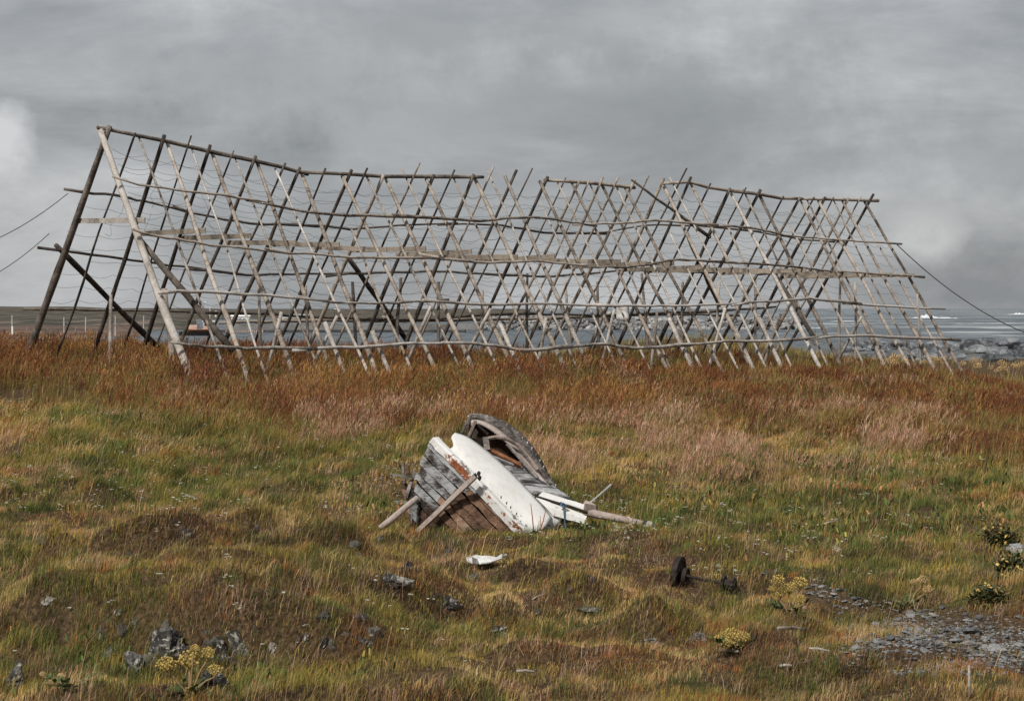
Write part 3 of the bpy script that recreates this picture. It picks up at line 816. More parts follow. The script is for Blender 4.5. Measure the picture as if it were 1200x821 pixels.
# big white panel
E = [(533, 507.5, .42), (548, 512.5, .40), (566, 525, .36), (584, 540, .30), (602, 557, .22), (619, 575, .12), (633, 590, .02), (646, 606, -.06)]
I = [(526, 527, .06), (541, 541, -.04), (556, 556, -.12), (571, 573, -.19), (586, 590, -.24), (600, 606, -.27), (611, 618, -.28), (620, 625, -.27)]
rows = []
for i in range(25):
    f = i / 24; r = []
    for j in range(11):
        g = j / 10
        notch = .055 * math.sin(math.pi * min(1, g * 1.55)) * (1 if g < .65 else 0)
        ff = notch + (1 - notch) * f
        a = curve(I, ff).lerp(curve(E, ff), g)
        crown = math.sin(math.pi * g)
        rr = (1 - f) ** 5 * 4 * math.sin(math.pi * g)
        e_ = (.9 * noise.noise(Vector((f * 13, 2, 0))) + .5 * noise.noise(Vector((f * 31, 5, 0)))) * (g < .05 or g > .95)
        r.append(B(a.x + 3.0 * crown * f - rr * .5 + e_, a.y - 1.2 * crown - rr * .3 + 5 * f ** 4 * crown + e_ * .6, a.z - .055 * crown - .06 * crown * f - .03 * f + .006 * noise.noise(Vector((f * 6, g * 3, 1)))))
    rows.append(r)
MB().sheet(rows, .022).build('side_panel', M['white_panel'], wreck, True)
# rounded bow cheek running in under the deck end
rows = []
for i in range(9):
    f = i / 8; r = []
    for j in range(7):
        g = j / 6
        a = Vector((625, 581, .08)).lerp(Vector((660, 603, .02)), f).lerp(Vector((617, 622, -.24)).lerp(Vector((648, 622, .02)), f), g)
        r.append(B(a.x + 2 * math.sin(math.pi * g), a.y, a.z - .09 * math.sin(math.pi * g) * (1 - .4 * f)))
    rows.append(r)
MB().sheet(rows, .02).build('bow_cheek', M['white_panel'], wreck, True)
# foredeck planks
TL, TR, BR, BL = (589, 543, .44), (612, 541, .90), (671, 587, .55), (627, 580, .13)
ND = 13
for k in range(ND):
    f0 = (k + .04) / ND; f1 = (k + .95) / ND
    ov = random.uniform(-.03, .05); dz = random.uniform(-.012, .012)
    q = []
    for f in (f0, f1):
        l = Vector(TL).lerp(Vector(BL), f); r = Vector(TR).lerp(Vector(BR), f)
        q.append((l, l.lerp(r, 1 + ov)))
    g = [[B(*q[0][0].lerp(q[0][1], u)) + Vector((0, 0, dz + .008 * noise.noise(Vector((u * 5, k, 0))))), B(*q[1][0].lerp(q[1][1], u)) + Vector((0, 0, dz))] for u in (0, .2, .4, .6, .8, 1)]
    g = [[b_, a_] for a_, b_ in g]
    MB().sheet(g, .022).build('deck_plank', M['deck_grey'], wreck)
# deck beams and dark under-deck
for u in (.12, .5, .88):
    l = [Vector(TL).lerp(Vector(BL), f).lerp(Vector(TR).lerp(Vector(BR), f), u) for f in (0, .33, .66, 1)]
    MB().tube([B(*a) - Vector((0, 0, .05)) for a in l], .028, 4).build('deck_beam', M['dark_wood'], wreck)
# far gunwale: arched band with rib heads
OC = [(548, 489, .86), (554, 485.5, .90), (572, 487.5, .98), (592, 495.5, 1.02), (608, 507, 1.02), (622, 521.5, .99), (634, 540, .92), (644, 559, .82), (655, 575, .70)]
IC = [(551, 493, .74), (556, 491.5, .76), (570, 495, .82), (586, 504.5, .84), (601, 518, .84), (615, 533, .82), (627, 548, .76), (639, 564, .68), (653, 578, .62)]
rows = [[cw(OC, i / 28), cw(OC, i / 28).lerp(cw(IC, i / 28), .5) + Vector((0, -.02, .012)), cw(IC, i / 28)] for i in range(29)]
MB().sheet(rows, .03).build('far_gunwale', M['rib_grey'], wreck, True)
for i in range(19):
    f = .04 + i * .05
    a = cw(OC, f).lerp(cw(IC, f), .06); b = cw(OC, f + .008).lerp(cw(IC, f + .008), .62)
    up = (a - b).cross(Vector((1, 0, 0))).normalized()
    if up.y > 0: up = -up
    MB().board(a.lerp(b, .12) + up * .018, b + up * .018, .034, .012, up, 1, .3).build('rib_head', M['deck_grey'], wreck)
# inner clamp along the far side
IC2 = [(552, 499, .70), (562, 497, .72), (577, 505, .74), (592, 517, .75), (606, 531, .74), (618, 545, .70), (630, 558, .64), (644, 571, .58)]
rows = [[cw(IC, .04 + .94 * i / 20) + Vector((0, -.02, -.004)), cw(IC2, i / 20)] for i in range(21)]
MB().sheet(rows, .028).build('inner_clamp', M['bowsprit'], wreck, True)
# far side of the hull down to the grass
rows = []
for i in range(15):
    f = i / 14; a = cw(OC, f); lo = Vector((a.x + .05 * (1 - f), a.y + .10 - .35 * (1 - f), 1.42))
    mid = a.lerp(lo, .5) + Vector((0, .22, 0))
    rows.append([a + Vector((0, .02, -.015)), a.lerp(mid, .5) + Vector((0, .06, 0)), mid, lo])
MB().sheet(rows, .03).build('far_hull', M['hull_brown'], wreck)
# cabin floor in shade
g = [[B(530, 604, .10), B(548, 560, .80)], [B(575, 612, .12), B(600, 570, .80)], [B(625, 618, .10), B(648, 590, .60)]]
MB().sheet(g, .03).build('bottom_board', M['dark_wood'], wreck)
# stern-side frames, beams and planks in the opening
def stick(name, pts, r, mat, n=5): MB().tube([B(*p) for p in pts], r, n, True, .2).build(name, mat, wreck)
stick('rib', [(542, 508, .52), (546, 499, .66), (553, 487, .82)], .026, M['rib_grey'])
stick('rib', [(549, 512, .58), (553, 503, .64), (557, 493, .72)], .02, M['bowsprit'])
stick('rib', [(555, 514, .60), (558, 505, .64)], .03, M['dark_wood'])
stick('rib', [(545, 494, .80), (552, 497, .74), (560, 508, .66)], .018, M['rib_grey'])
stick('rib', [(557, 490, .78), (562, 500, .70), (572, 509, .66)], .02, M['dark_wood'])
stick('carlin', [(571, 513.5, .52), (582, 511.5, .58), (596, 515, .64), (608, 522, .68), (619, 535, .70), (630, 550, .66)], .026, M['bowsprit'], 6)
stick('carlin', [(594, 520, .60), (607, 534, .62), (620, 549, .60), (630, 560, .54)], .022, M['rib_grey'], 6)
MB().board(B(569, 512, .44), B(571, 527, .40), .07, .05, Vector((0, -1, 0)), 3, .2).build('post', M['rib_grey'], wreck)
MB().board(B(562, 513, .48), B(564, 521, .46), .06, .04, Vector((0, -1, 0)), 3, .2).build('post', M['dark_wood'], wreck)
MB().board(B(570, 525, .42), B(610, 545, .60), .062, .03, Vector((0, -.6, .8)), 4, .15).build('thwart', M['orange_wood'], wreck)
MB().board(B(578, 535, .40), B(600, 543, .56), .10, .02, Vector((0, -.3, .9)), 3, .1).build('inner_plank', M['deck_grey'], wreck)
# bow: two white boards, stem block, spar, rope
def quad(name, pts, th, mat, seg=6):
    a, b, c, d = [Vector(p) for p in pts]; g = []
    for i in range(seg + 1):
        f = i / seg; e = .7 * noise.noise(Vector((f * 5, a.x, 0)))
        p = a.lerp(b, f); q = d.lerp(c, f); g.append([B(q.x, q.y + e, q.z), B(*(p.lerp(q, .5))) + Vector((0, -.012, .004)), B(p.x, p.y + e, p.z)])
    return MB().sheet(g, th).build(name, mat, wreck)
quad('bow_board', [(628, 583, -.02), (688, 604, -.02), (684, 613.5, -.06), (648, 604, -.07)], .03, M['white_chip'])
quad('bow_board', [(636, 577, .10), (692, 594, .06), (690, 601, .02), (630, 582, .02)], .03, M['white_chip'])
stick('bow_rail', [(627, 581, .0), (648, 587.5, -.03), (668, 593, -.04), (688, 600, -.05)], .018, M['dark_wood'])
quad('bow_board', [(664, 586, .30), (690, 594, .20), (690, 598, .10), (655, 586, .12)], .03, M['deck_grey'])
MB().board(B(693, 591, .02), B(691, 604, .0), .15, .12, Vector((-.2, -1, .2)), 3, .15).build('stem_block', M['bowsprit'], wreck)
MB().board(B(684, 590, .12), B(697, 596, .10), .09, .08, Vector((0, -1, .3)), 2, .1).build('stem_cap', M['bowsprit'], wreck)
sp_e = P(759, 622, YB - .55); sp_e.z = max(sp_e.z, H(sp_e.x, sp_e.y) + .13); sp_a = B(690, 600, .0); sp_d = (sp_e - sp_a).normalized()
spar = MB().tube([sp_a, sp_a.lerp(sp_e, .3), sp_a.lerp(sp_e, .65) + Vector((0, 0, .006)), sp_e], [.05, .048, .042, .04], 9, True, .05).build('bowsprit', M['bowsprit'], wreck, True)
MB().tube([sp_e - sp_d * .05, sp_e + sp_d * .012], .054, 10).build('iron_band', M['cap_dark'], spar)
MB().tube([sp_e + sp_d * .008, sp_e + sp_d * .08], [.055, .046], 10).build('end_cap', M['cap_grey'], spar)
stick('stanchion', [(690, 590, .22), (703, 579, .34), (716, 567.5, .46)], .014, M['cap_grey'])
stick('rope', [(657, 588, -.07), (660.5, 590, -.10), (661, 600, -.10), (662, 612, -.10), (663.5, 622, -.12)], .009, M['rope_blue'])
stick('rope', [(657, 592, -.09), (660, 589, -.11), (664, 592, -.10), (660, 594, -.11), (657, 592, -.09)], .011, M['rope_blue'])
# strut leaning across the hull, and its iron fittings
MB().board(B(489, 623, -.22), B(557, 557.5, -.50), .055, .05, Vector((-.4, -1, .2)), 6, .12).build('strut', M['hull_brown'], wreck)
st = [o for o in wreck.children if o.name.startswith('strut')][0]
st.data.materials[0] = M['bowsprit']
for a in ((557, 557, -.49), (561, 555, -.45), (562, 559.5, -.44)):
    c0 = B(*a); MB().add([c0 + Vector((v.x * .03, v.y * .03, v.z * .035)) for v in rock_verts(int(a[0]), 1)], IF1).build('iron_fitting', M['iron'], wreck)
for f in (.55, .6, .64, .7):
    c0 = cw(rim, f) + Vector((.09, -.06, .05)); MB().tube([c0, c0 + Vector((.004, -.015, .028))], .007, 5).build('iron_pin', M['iron'], wreck)
# splintered ends at the torn-off side
for a, b, wd in (((472, 542), (474, 566), .03), ((477, 545), (478, 556), .05), ((457, 555), (484, 560), .03), ((470, 565), (490, 578), .06), ((486, 552), (476, 583), .04), ((489, 575), (479, 600), .06), ((493, 572), (482, 588), .05), ((474, 572), (484, 603), .07), ((463, 587), (480, 589), .02)):
    MB().board(B(a[0], a[1], .22), B(b[0], b[1], .16), wd, .02, Vector((-.3, -1, .1)), 3, .3).build('broken_plank', M['rib_grey'] if wd < .05 else M['hull_brown'], wreck)
MB().sheet([[B(484, 566, .2), B(476, 590, .22), B(484, 622, .24)], [B(495, 570, .14), B(488, 596, .18), B(494, 624, .18)]], .025).build('broken_plank', M['hull_brown'], wreck)

# loose timbers by the wreck
o = empty('loose_pole', B(446, 618, -.3), 'short thick pinkish pole propped against the torn left side of the wreck', 'pole')
MB().tube([B(445, 618.5, -.34), B(458, 609, -.3), B(474, 595, -.22), B(489, 583, -.12)], [.035, .042, .04, .036], 8, True, .12).build('shaft', M['bowsprit'], o, True)
# white torn sheet on the turf
g0 = G(570, 663); g = []
for i in range(9):
    row = []
    for j in range(5):
        px = 547 + i * 5.8; f = i / 8
        wd = float(np.interp(f, [0, .12, .3, .5, .65, .8, 1], [.35, .85, 1.0, .8, .42, .16, .08]))
        py = 662 + (j / 4 - .5) * 11 * wd + 2.2 * noise.noise(Vector((i * 1.3, j * .6, 2))) - (3 * max(0, f - .6) * 4 - 3 * max(0, f - .6))
        p = G(px, py + 2); p.z += .075 + .03 * noise.noise(Vector((i * .8, j * .8, 1))) + .10 * max(0, f - .75)
        row.append(p)
    g.append(row)
tag(MB().sheet(g, .012).build('white_board', M['plastic'], None, False, g0), 'torn flat white board lying on the turf below the wreck', 'board')

# ---------------------------------------------------------------- iron axle with wheels
g1 = G(795, 688); g2 = G(853, 693)
axl = empty('iron_axle', g1, 'rusty black iron axle with one large and one small toothed wheel in the grass', 'axle')
c1 = g1 + Vector((0, 0, .14)); c2 = g2 + Vector((0, 0, .075))
ad = (c2 - c1).normalized()
fx = Vector((.92, -.38, -.10)).normalized()
def disc(b, c, n, r, th, seg=22, dish=.0, teeth=0):
    u = n.cross(Vector((0, 0, 1))).normalized(); w = u.cross(n); V = []; Fc = []
    prof_ = [(0, th * .9), (r * .22, th * .9), (r * .26, th * .35), (r * .72, th * .3), (r * .78, th * .5), (r, th * .5), (r, -th * .5), (r * .78, -th * .5), (r * .72, -th * .3), (r * .26, -th * .35), (r * .22, -th * .9), (0, -th * .9)]
    for k in range(seg):
        a = 2 * math.pi * k / seg
        for pr, ph in prof_:
            rr = pr
            if teeth and pr > r * .9 and k % 2: rr = pr * .82
            rr *= 1 + .025 * noise.noise(Vector((k, pr, 3)))
            V.append(c + (u * math.cos(a) + w * math.sin(a)) * rr + n * ph)
    m_ = len(prof_)
    for k in range(seg):
        k2 = (k + 1) % seg
        for q in range(m_ - 1): Fc.append((k * m_ + q, k2 * m_ + q, k2 * m_ + q + 1, k * m_ + q + 1))
    return b.add(V, Fc)
disc(MB(), c1, fx, .172, .055).build('wheel', M['iron'], axl)
disc(MB(), c1 + fx * .075 + Vector((0, 0, -.02)), fx, .088, .04).build('hub', M['iron'], axl)
MB().tube([c1, c1.lerp(c2, .5) - Vector((0, 0, .012)), c2], .014, 7).build('shaft', M['iron'], axl)
disc(MB(), c2 - fx * .045, fx, .085, .03, 20, 0, 1).build('toothed_wheel', M['iron'], axl)
disc(MB(), c2 + fx * .05, fx, .075, .03, 20, 0, 1).build('toothed_wheel', M['iron'], axl)
MB().tube([c2 - fx * .05, c2 + fx * .08], .05, 10).build('drum', M['iron'], axl)

# ---------------------------------------------------------------- outcropping rocks in the turf
def rock(px, py, wpx, hpx, seed, label, mat='outcrop', deep=.8, tilt=0, name='rock', sink=.62, cat='rock', group=None, Yoff=0):
    p = G(px, py + hpx * .45); Yd = p.y
    w = wpx / F * Yd / 2; h = hpx / F * Yd / 2
    V = rock_verts(seed, 4, (w * .82, max(w, h) * deep, h * 1.0), .75, 9)
    rot = Matrix.Rotation(R(tilt), 3, 'Y') @ Matrix.Rotation(random.uniform(-.3, .3), 3, 'Z')
    c = Vector((p.x, p.y + h * .6, p.z + h * (1 - sink)))
    # crumpled facets
    VV = []
    for v in V:
        # tilted beds: steps along the cleavage direction, then rough chips
        q = v.x * .9 + v.z * .35; st = w * .22; k = (q / st) % 1.0
        step = (.5 - abs(k - .5)) * .5 * st * (1 + noise.noise(v * (3 / w) + Vector((seed, 0, 0))))
        VV.append(c + rot @ (v + v.normalized() * (step + .16 * min(w, h) * noise.noise(v * (6 / max(w, .05))))))
    return tag(mk(name, VV, IF4, M[mat], None, False, c), label, cat, group)
rock(193, 752, 48, 66, 1, 'dark jagged rock face behind the yellow flower heads at lower left', tilt=14)
rock(158, 774, 30, 30, 2, 'shadowed black rock under the turf bank left of the yellow flowers', tilt=-8)
rock(278, 750, 24, 58, 3, 'upright grey-streaked rock with a pale spot right of the yellow flowers', tilt=-22)
rock(260, 762, 26, 44, 4, 'dark slab leaning against the streaked rock in the bank', tilt=-15)
rock(250, 790, 46, 30, 5, 'low dark rock right under the yellow flower plant', tilt=5)
rock(355, 747, 22, 28, 6, 'dark wet-looking rock at the middle of the turf bank', tilt=20)
rock(378, 751, 16, 20, 7, 'small broken rock beside the dark rock in the middle of the bank', tilt=8)
rock(428, 750, 24, 20, 8, 'pale-topped rock in the grass at the right end of the bank', tilt=24)
rock(401, 744, 20, 20, 9, 'blackish rock between the broken rock and the pale-topped rock', tilt=0)
rock(424, 722, 16, 14, 10, 'small blue-grey rock above the right end of the bank', tilt=12)
rock(318, 757, 20, 16, 11, 'flat pinkish-grey rock in the grass of the bank', 'slate_warm')
rock(14, 793, 34, 36, 12, 'dark rock at the left edge of the photo with a white streak', tilt=26)
rock(138, 716, 22, 14, 13, 'grey rock peeping out at the top of the turf bank')
rock(459, 676, 42, 18, 14, 'wide low lichened rock below the left side of the wreck')
rock(480, 662, 18, 12, 15, 'small dark rock just above the wide lichened rock', tilt=10)
rock(527, 704, 38, 18, 16, 'grey slanting rock in the middle foreground left of the white board', tilt=24)
rock(586, 737, 30, 16, 17, 'flat grey rock alone in the centre foreground grass', tilt=12)
rock(502, 757, 20, 10, 18, 'small lichened rock at the lower middle of the photo', tilt=-5)
rock(822, 746, 28, 18, 19, 'dark rock left of the yellow-green clump', tilt=20)
rock(882, 747, 22, 14, 20, 'dark rock right of the yellow-green clump', tilt=6)
rock(755, 750, 44, 14, 21, 'low black rock edge in the turf left of the yellow-green clump', tilt=4)
rock(690, 712, 36, 12, 22, 'dark peaty rock in the grass below the iron axle')
rock(218, 622, 22, 16, 23, 'tilted grey rock alone in the grass at centre left', tilt=28)
rock(628, 716, 16, 8, 24, 'slim dark rock in the grass right of the slanting rock', tilt=-10)
rock(340, 660, 20, 10, 25, 'small grey-topped rock in the left turf, highest of the scattered ones')
rock(60, 700, 36, 18, 26, 'pinkish mossy rock hump in the left foreground', 'slate_warm')
rock(1192, 640, 26, 18, 27, 'pale rock at the right edge under the dark shrubs', 'slate')
rock(1160, 632, 22, 14, 28, 'dark rock between the two dark shrubs at the right edge')

# small dark rocks set into the hummocks
sv = []
for i in range(6):
    me_ = bpy.data.meshes.new('peat_rock'); me_.from_pydata([tuple(v) for v in rock_verts(700 + i, 3, (1, .8, .8), .75, 9)], [], IF3)
    me_.materials.append(M['outcrop']); sv.append(me_)
n = 0
while n < 34:
    hx, hy, hw, ha = random.choice(HUM)
    x = hx + random.uniform(-1, 1) * hw * .9; y = hy + random.uniform(-.20, .12)
    px, py = proj_np(x, y, H(x, y))
    if not (-20 < px < 720 and 610 < py < 815): continue
    r = random.uniform(.035, .075)
    o = bpy.data.objects.new('peat_rock', random.choice(sv)); COL.objects.link(o)
    o.location = (x, y, H(x, y) - r * .28); o.scale = (r * random.uniform(.7, 1.5), r, r * random.uniform(.7, 1.3)); o.rotation_euler = (random.uniform(-.6, .6), random.uniform(-.6, .6), random.uniform(0, 6.3))
    tag(o, 'small dark rock half buried in the face of a turf hummock', 'rock', 'rocks in the hummock faces'); n += 1

for k in range(24):
    px = 118 + k * 13.6 + random.uniform(-6, 6); py = 752 + 22 * math.sin(k * 1.9) + random.uniform(-10, 12)
    q = G(px, py); r = random.uniform(.045, .10)
    o = bpy.data.objects.new('bank_rock', random.choice(sv)); COL.objects.link(o)
    o.location = (q.x, q.y + r * .2, q.z - r * .15); o.scale = (r * random.uniform(.6, 1.2), r, r * random.uniform(.8, 1.5)); o.rotation_euler = (random.uniform(-.5, .3), random.uniform(-.5, .5), random.uniform(0, 6.3))
    tag(o, 'dark rock piece showing through the turf bank at lower left', 'rock', 'rock pieces of the lower left bank')

# slate spill at lower right: every stone a thing
svar = []
for i in range(9):
    V = rock_verts(300 + i, 2, (1, .75, .42), .5, 6)
    me_ = bpy.data.meshes.new('slate_stone'); me_.from_pydata([tuple(v) for v in V], [], IF2)
    me_.materials.append(M['slate'] if i % 4 else M['slate_warm']); svar.append(me_)
def stone_at(px, py, rpx, label, group):
    p = G(px, py); r = rpx / F * p.y
    o = bpy.data.objects.new('slate_stone', random.choice(svar)); COL.objects.link(o)
    o.scale = (r, r * random.uniform(.8, 1.3), r * random.uniform(.6, 1.3)); o.rotation_euler = (random.uniform(-.3, .3), random.uniform(-.3, .3), random.uniform(0, 6.3))
    o.location = (p.x, p.y, p.z + r * .16 + .012); tag(o, label, 'stone', group)
spill = []
n = 0
while n < 210:
    px = random.uniform(960, 1215); py = random.uniform(712, 792)
    dn = sstep(930, 1110, px) * max(0, 1 - abs(py - (748 + (px - 1000) * .06)) / 42)
    if random.random() > dn: continue
    stone_at(px, py, random.choice((2.0, 2.4, 3, 3, 3.6, 4.6, 6.5)) * random.uniform(.8, 1.25), 'grey slate stone in the dense stony spill at the lower right', 'stones of the lower right spill'); n += 1
n = 0
while n < 55:
    px = random.uniform(935, 1100); py = random.uniform(690, 775)
    if random.random() > max(0, 1 - abs(py - (700 + (px - 940) * .32)) / 34): continue
    stone_at(px, py, random.choice((2.2, 3, 3.6, 5)) * random.uniform(.8, 1.2), 'grey stone scattered in thin grass between the dense spill and the small upper patch', 'stones scattered above the spill'); n += 1
n = 0
while n < 26:
    px = random.uniform(885, 1015); py = random.uniform(664, 708)
    if random.random() > max(0, 1 - abs(py - (668 + (px - 890) * .3)) / 20): continue
    stone_at(px, py, random.choice((2, 2.8, 3.6, 4.6)) * random.uniform(.8, 1.2), 'small grey stone of the upper patch right of the iron axle', 'stones of the upper patch'); n += 1
for (px, py, rp, lb) in ((1165, 765, 15, 'largest pale slab in the stony spill at the right edge'), (1034, 755, 7, 'pale pointed stone standing left of the dense spill'), (1075, 742, 9, 'broad blue stone at the upper side of the dense spill'), (1140, 742, 12, 'wide flat slab at the back of the spill near the right edge'), (945, 778, 6, 'flat grey stone alone left of the spill')):
    stone_at(px, py, rp, lb, 'large stones of the spill')
# gravel under the stones
b = MB(); gv = [rock_verts(400 + i, 1, (1, 1, .5), .4, 4) for i in range(5)]
n = 0
while n < 4200:
    px = random.uniform(930, 1260); py = random.uniform(668, 792)
    dn = max(0, 1 - abs(py - (750 + (px - 1000) * .05)) / 40) ** .6 * float(sstep(930, 1080, px)) + .6 * max(0, 1 - abs(py - (700 + (px - 940) * .32)) / 36) * (1 - float(sstep(1080, 1110, px)))
    if random.random() > dn: continue
    p = G(px, py); r = random.choice((.007, .010, .014, .02)) * random.uniform(.8, 1.2)
    b.add([p + Vector((v.x * r, v.y * r, v.z * r + .006)) for v in random.choice(gv)], IF1); n += 1
tag(b.build('gravel', M['slate']), 'fine slate chips between the stones at lower right', 'gravel', None, 'stuff')
# driftwood slivers
for (a, b_, r, lb) in (((912, 743), (946, 745.5), .014, 'pale straight driftwood stick lying left of the stone spill'), ((913, 788), (928, 789), .012, 'short pale stick in the bottom grass right of centre'), ((848, 770), (865, 772), .013, 'short bleached stick below the yellow-green clump'), ((948, 767), (972, 772), .010, 'thin pale twig at the left tip of the stone spill'), ((958, 620), (982, 616), .008, 'thin bleached twig in the green grass at right'), ((605, 794), (626, 796), .010, 'thin pale sliver in the bottom middle grass'), ((620, 711), (637, 704), .009, 'pale stick leaning on the peaty turf in the middle foreground')):
    p, q = G(*a), G(*b_); p.z += .05; q.z += .06
    o = MB().tube([p, p.lerp(q, .5) + Vector((0, 0, .008)), q], [r, r * 1.1, r * .8], 6, True, .2).build('driftwood_stick', M['pole_pale'], None, True, p)
    tag(o, lb, 'stick')
p = G(1136, 826); q = p + Vector((-.005, 0, .28))
o = MB().tube([p, p.lerp(q, .5), q], [.011, .010, .008], 7, True, .1).build('white_stake', M['pole_pale'], None, True, p)
tag(o, 'thin white stake standing at the bottom edge of the photo', 'stake')
# shoreline boulders, right
bv = []
for i in range(6):
    me_ = bpy.data.meshes.new('shore_boulder'); me_.from_pydata([tuple(v) for v in rock_verts(500 + i, 3, (1, .9, .6), .6, 8)], [], IF3)
    me_.materials.append(M['shore_rock']); bv.append(me_)
for i in range(270):
    px = random.uniform(990, 1270); Yd = random.uniform(115, 240)
    x = (px - 600) / F * Yd; z = H(x, Yd)
    if z < -.3: continue
    o = bpy.data.objects.new('shore_boulder', random.choice(bv)); COL.objects.link(o); r = random.choice((.22, .3, .4, .55, .8)) * random.uniform(.8, 1.2) * (.6 + Yd / 300)
    o.location = (x, Yd, z + r * .15); o.scale = (r * 1.3, r, r); o.rotation_euler = (random.uniform(-.3, .3), random.uniform(-.3, .3), random.uniform(0, 6.3))
    tag(o, 'grey boulder on the rocky shore beyond the right end of the rack', 'boulder', 'boulders of the right shore')

# ---------------------------------------------------------------- plants with yellow heads
M['umbel'] = simple('yellow_umbel', (.40, .29, .085), .8, 0, .45, 30)
M['umbel_tan'] = simple('tan_umbel', (.46, .32, .15), .8, 0, .4, 30)
M['stem'] = simple('plant_stem', (.24, .16, .08), .8, 0, .3, 20)
M['leaf'] = simple('green_leaf', (.07, .095, .03), .7, 0, .4, 15)
M['leaf_dark'] = simple('dark_leaf', (.05, .06, .022), .7, 0, .4, 15)
def leaf_geo(b, p, d, L, Wd):
    d = d.normalized(); s_ = d.cross(Vector((0, 0, 1))).normalized() * Wd / 2; m_ = p + d * L * .5 + Vector((0, 0, L * .06))
    b.add([p, m_ - s_, p + d * L, m_ + s_], [(0, 1, 2, 3)])
def umbel(c, r, parent, mat, n=46):
    b = MB()
    for k in range(n):
        z = 1 - 1.25 * (k + .5) / n; a = k * 2.39996; q = math.sqrt(max(0, 1 - z * z))
        p = c + Vector((q * math.cos(a), q * math.sin(a), z * .95)) * r * random.uniform(.78, 1.1)
        rr = r * (.17 if r > .09 else .13) * random.uniform(.65, 1.3)
        b.add([p + v * rr * (1 + .25 * noise.noise(v * 3 + p * 50)) for v in IV1], IF1)
        b.tube([c - Vector((0, 0, r * .75)), p], r * .02, 3, False)
    return b.build('flower_head', mat, parent, False)
def umbel_plant(px, py, heads, label, mat, lean=.0):
    p0 = G(px, py); o = empty('umbel_plant', p0, label, 'plant')
    for (hx, hy, rp) in heads:
        c = P(hx, hy, p0.y + random.uniform(-.08, .08)); r = rp / F * p0.y
        pts = [p0.lerp(c - Vector((0, 0, r * .7)), f) + Vector((.015 * noise.noise(Vector((f * 3, hx, 0))), 0, .03 * math.sin(math.pi * f))) for f in np.linspace(0, 1, 7)]
        MB().tube(pts, [.009 - .004 * f for f in np.linspace(0, 1, 7)], 6).build('stem', M['stem'], o, True)
        umbel(c, r, o, mat)
    for k in range(9):
        a = random.uniform(0, 6.28); b = MB(); d = Vector((math.cos(a), math.sin(a), random.uniform(.1, .6)))
        for q in range(7):
            leaf_geo(b, p0 + Vector((0, 0, .03)) + d * (.03 + .022 * q), d + Vector((random.uniform(-1, 1), random.uniform(-1, 1), random.uniform(-.2, .3))), .07, .035)
        b.build('leaf', M['leaf'], o)
    return o
umbel_plant(222, 820, [(222, 774, 13.5), (195, 779, 11), (243, 766, 8.5), (228, 760, 6), (252, 786, 8.5), (222, 808, 5)], 'plant with a big round yellow flower head among smaller ones at lower left', M['umbel'])
umbel_plant(1064, 714, [(1081, 680, 6.5), (1087, 691, 6), (1070, 682, 4)], 'tall bent plant with two tan flower heads at right', M['umbel_tan'])
umbel_plant(925, 722, [(912, 681, 8), (937, 684, 9), (914, 696, 7), (938, 703, 6.5), (925, 690, 8), (905, 690, 5)], 'bushy plant of fading yellow heads between the axle and the stone spill', M['umbel'])
umbel_plant(860, 765, [(846, 748, 8), (858, 744, 9), (870, 747, 8.5), (852, 755, 7), (866, 756, 7), (877, 752, 6)], 'dense low yellow-green clump between two dark rocks at lower right', M['umbel'])
umbel_plant(85, 812, [(72, 793, 5), (60, 800, 4), (97, 806, 5), (50, 790, 4)], 'low plant with small orange-yellow heads at the lower left edge', M['umbel_tan'])
for (px, py, n_, lb) in ((1097, 430, 16, 'tan flowering clump at the foot of the right end poles'), (1048, 438, 9, 'pinkish-tan flowering clump in the red grass near the rack'), (1180, 446, 12, 'tan clump at the right edge of the red grass'), (1143, 441, 8, 'small tan clump in the red grass right of the end pole')):
    p0 = G(px, py + 8); o = empty('umbel_plant', p0, lb, 'plant')
    for k in range(n_):
        c = p0 + Vector((random.gauss(0, .3), random.gauss(0, .25), random.uniform(.45, .75)))
        MB().tube([Vector((p0.x + (c.x - p0.x) * .5, p0.y + (c.y - p0.y) * .5, p0.z - .05)), c], .008, 4).build('stem', M['stem'], o)
        umbel(c, random.uniform(.07, .12), o, M['umbel_tan'], 18)
# dead stalks by the bow
for (a, b_, c_) in (((626, 628), (624, 606), (622, 590)), ((630, 628), (636, 612), (640, 596)), ((631, 626), (634, 616), (633, 604))):
    o = MB().tube([B(a[0], a[1], -.5), B(b_[0], b_[1], -.5), B(c_[0], c_[1], -.48)], [.008, .007, .004], 5).build('dead_stalk', M['orange_wood'], None, True, B(a[0], a[1], -.5))
    tag(o, {622: 'upright dry stalk in front of the white bow', 640: 'orange dry stalk leaning right in front of the white bow', 633: 'shortest dry stalk in front of the white bow'}[c_[0]], 'stalk')
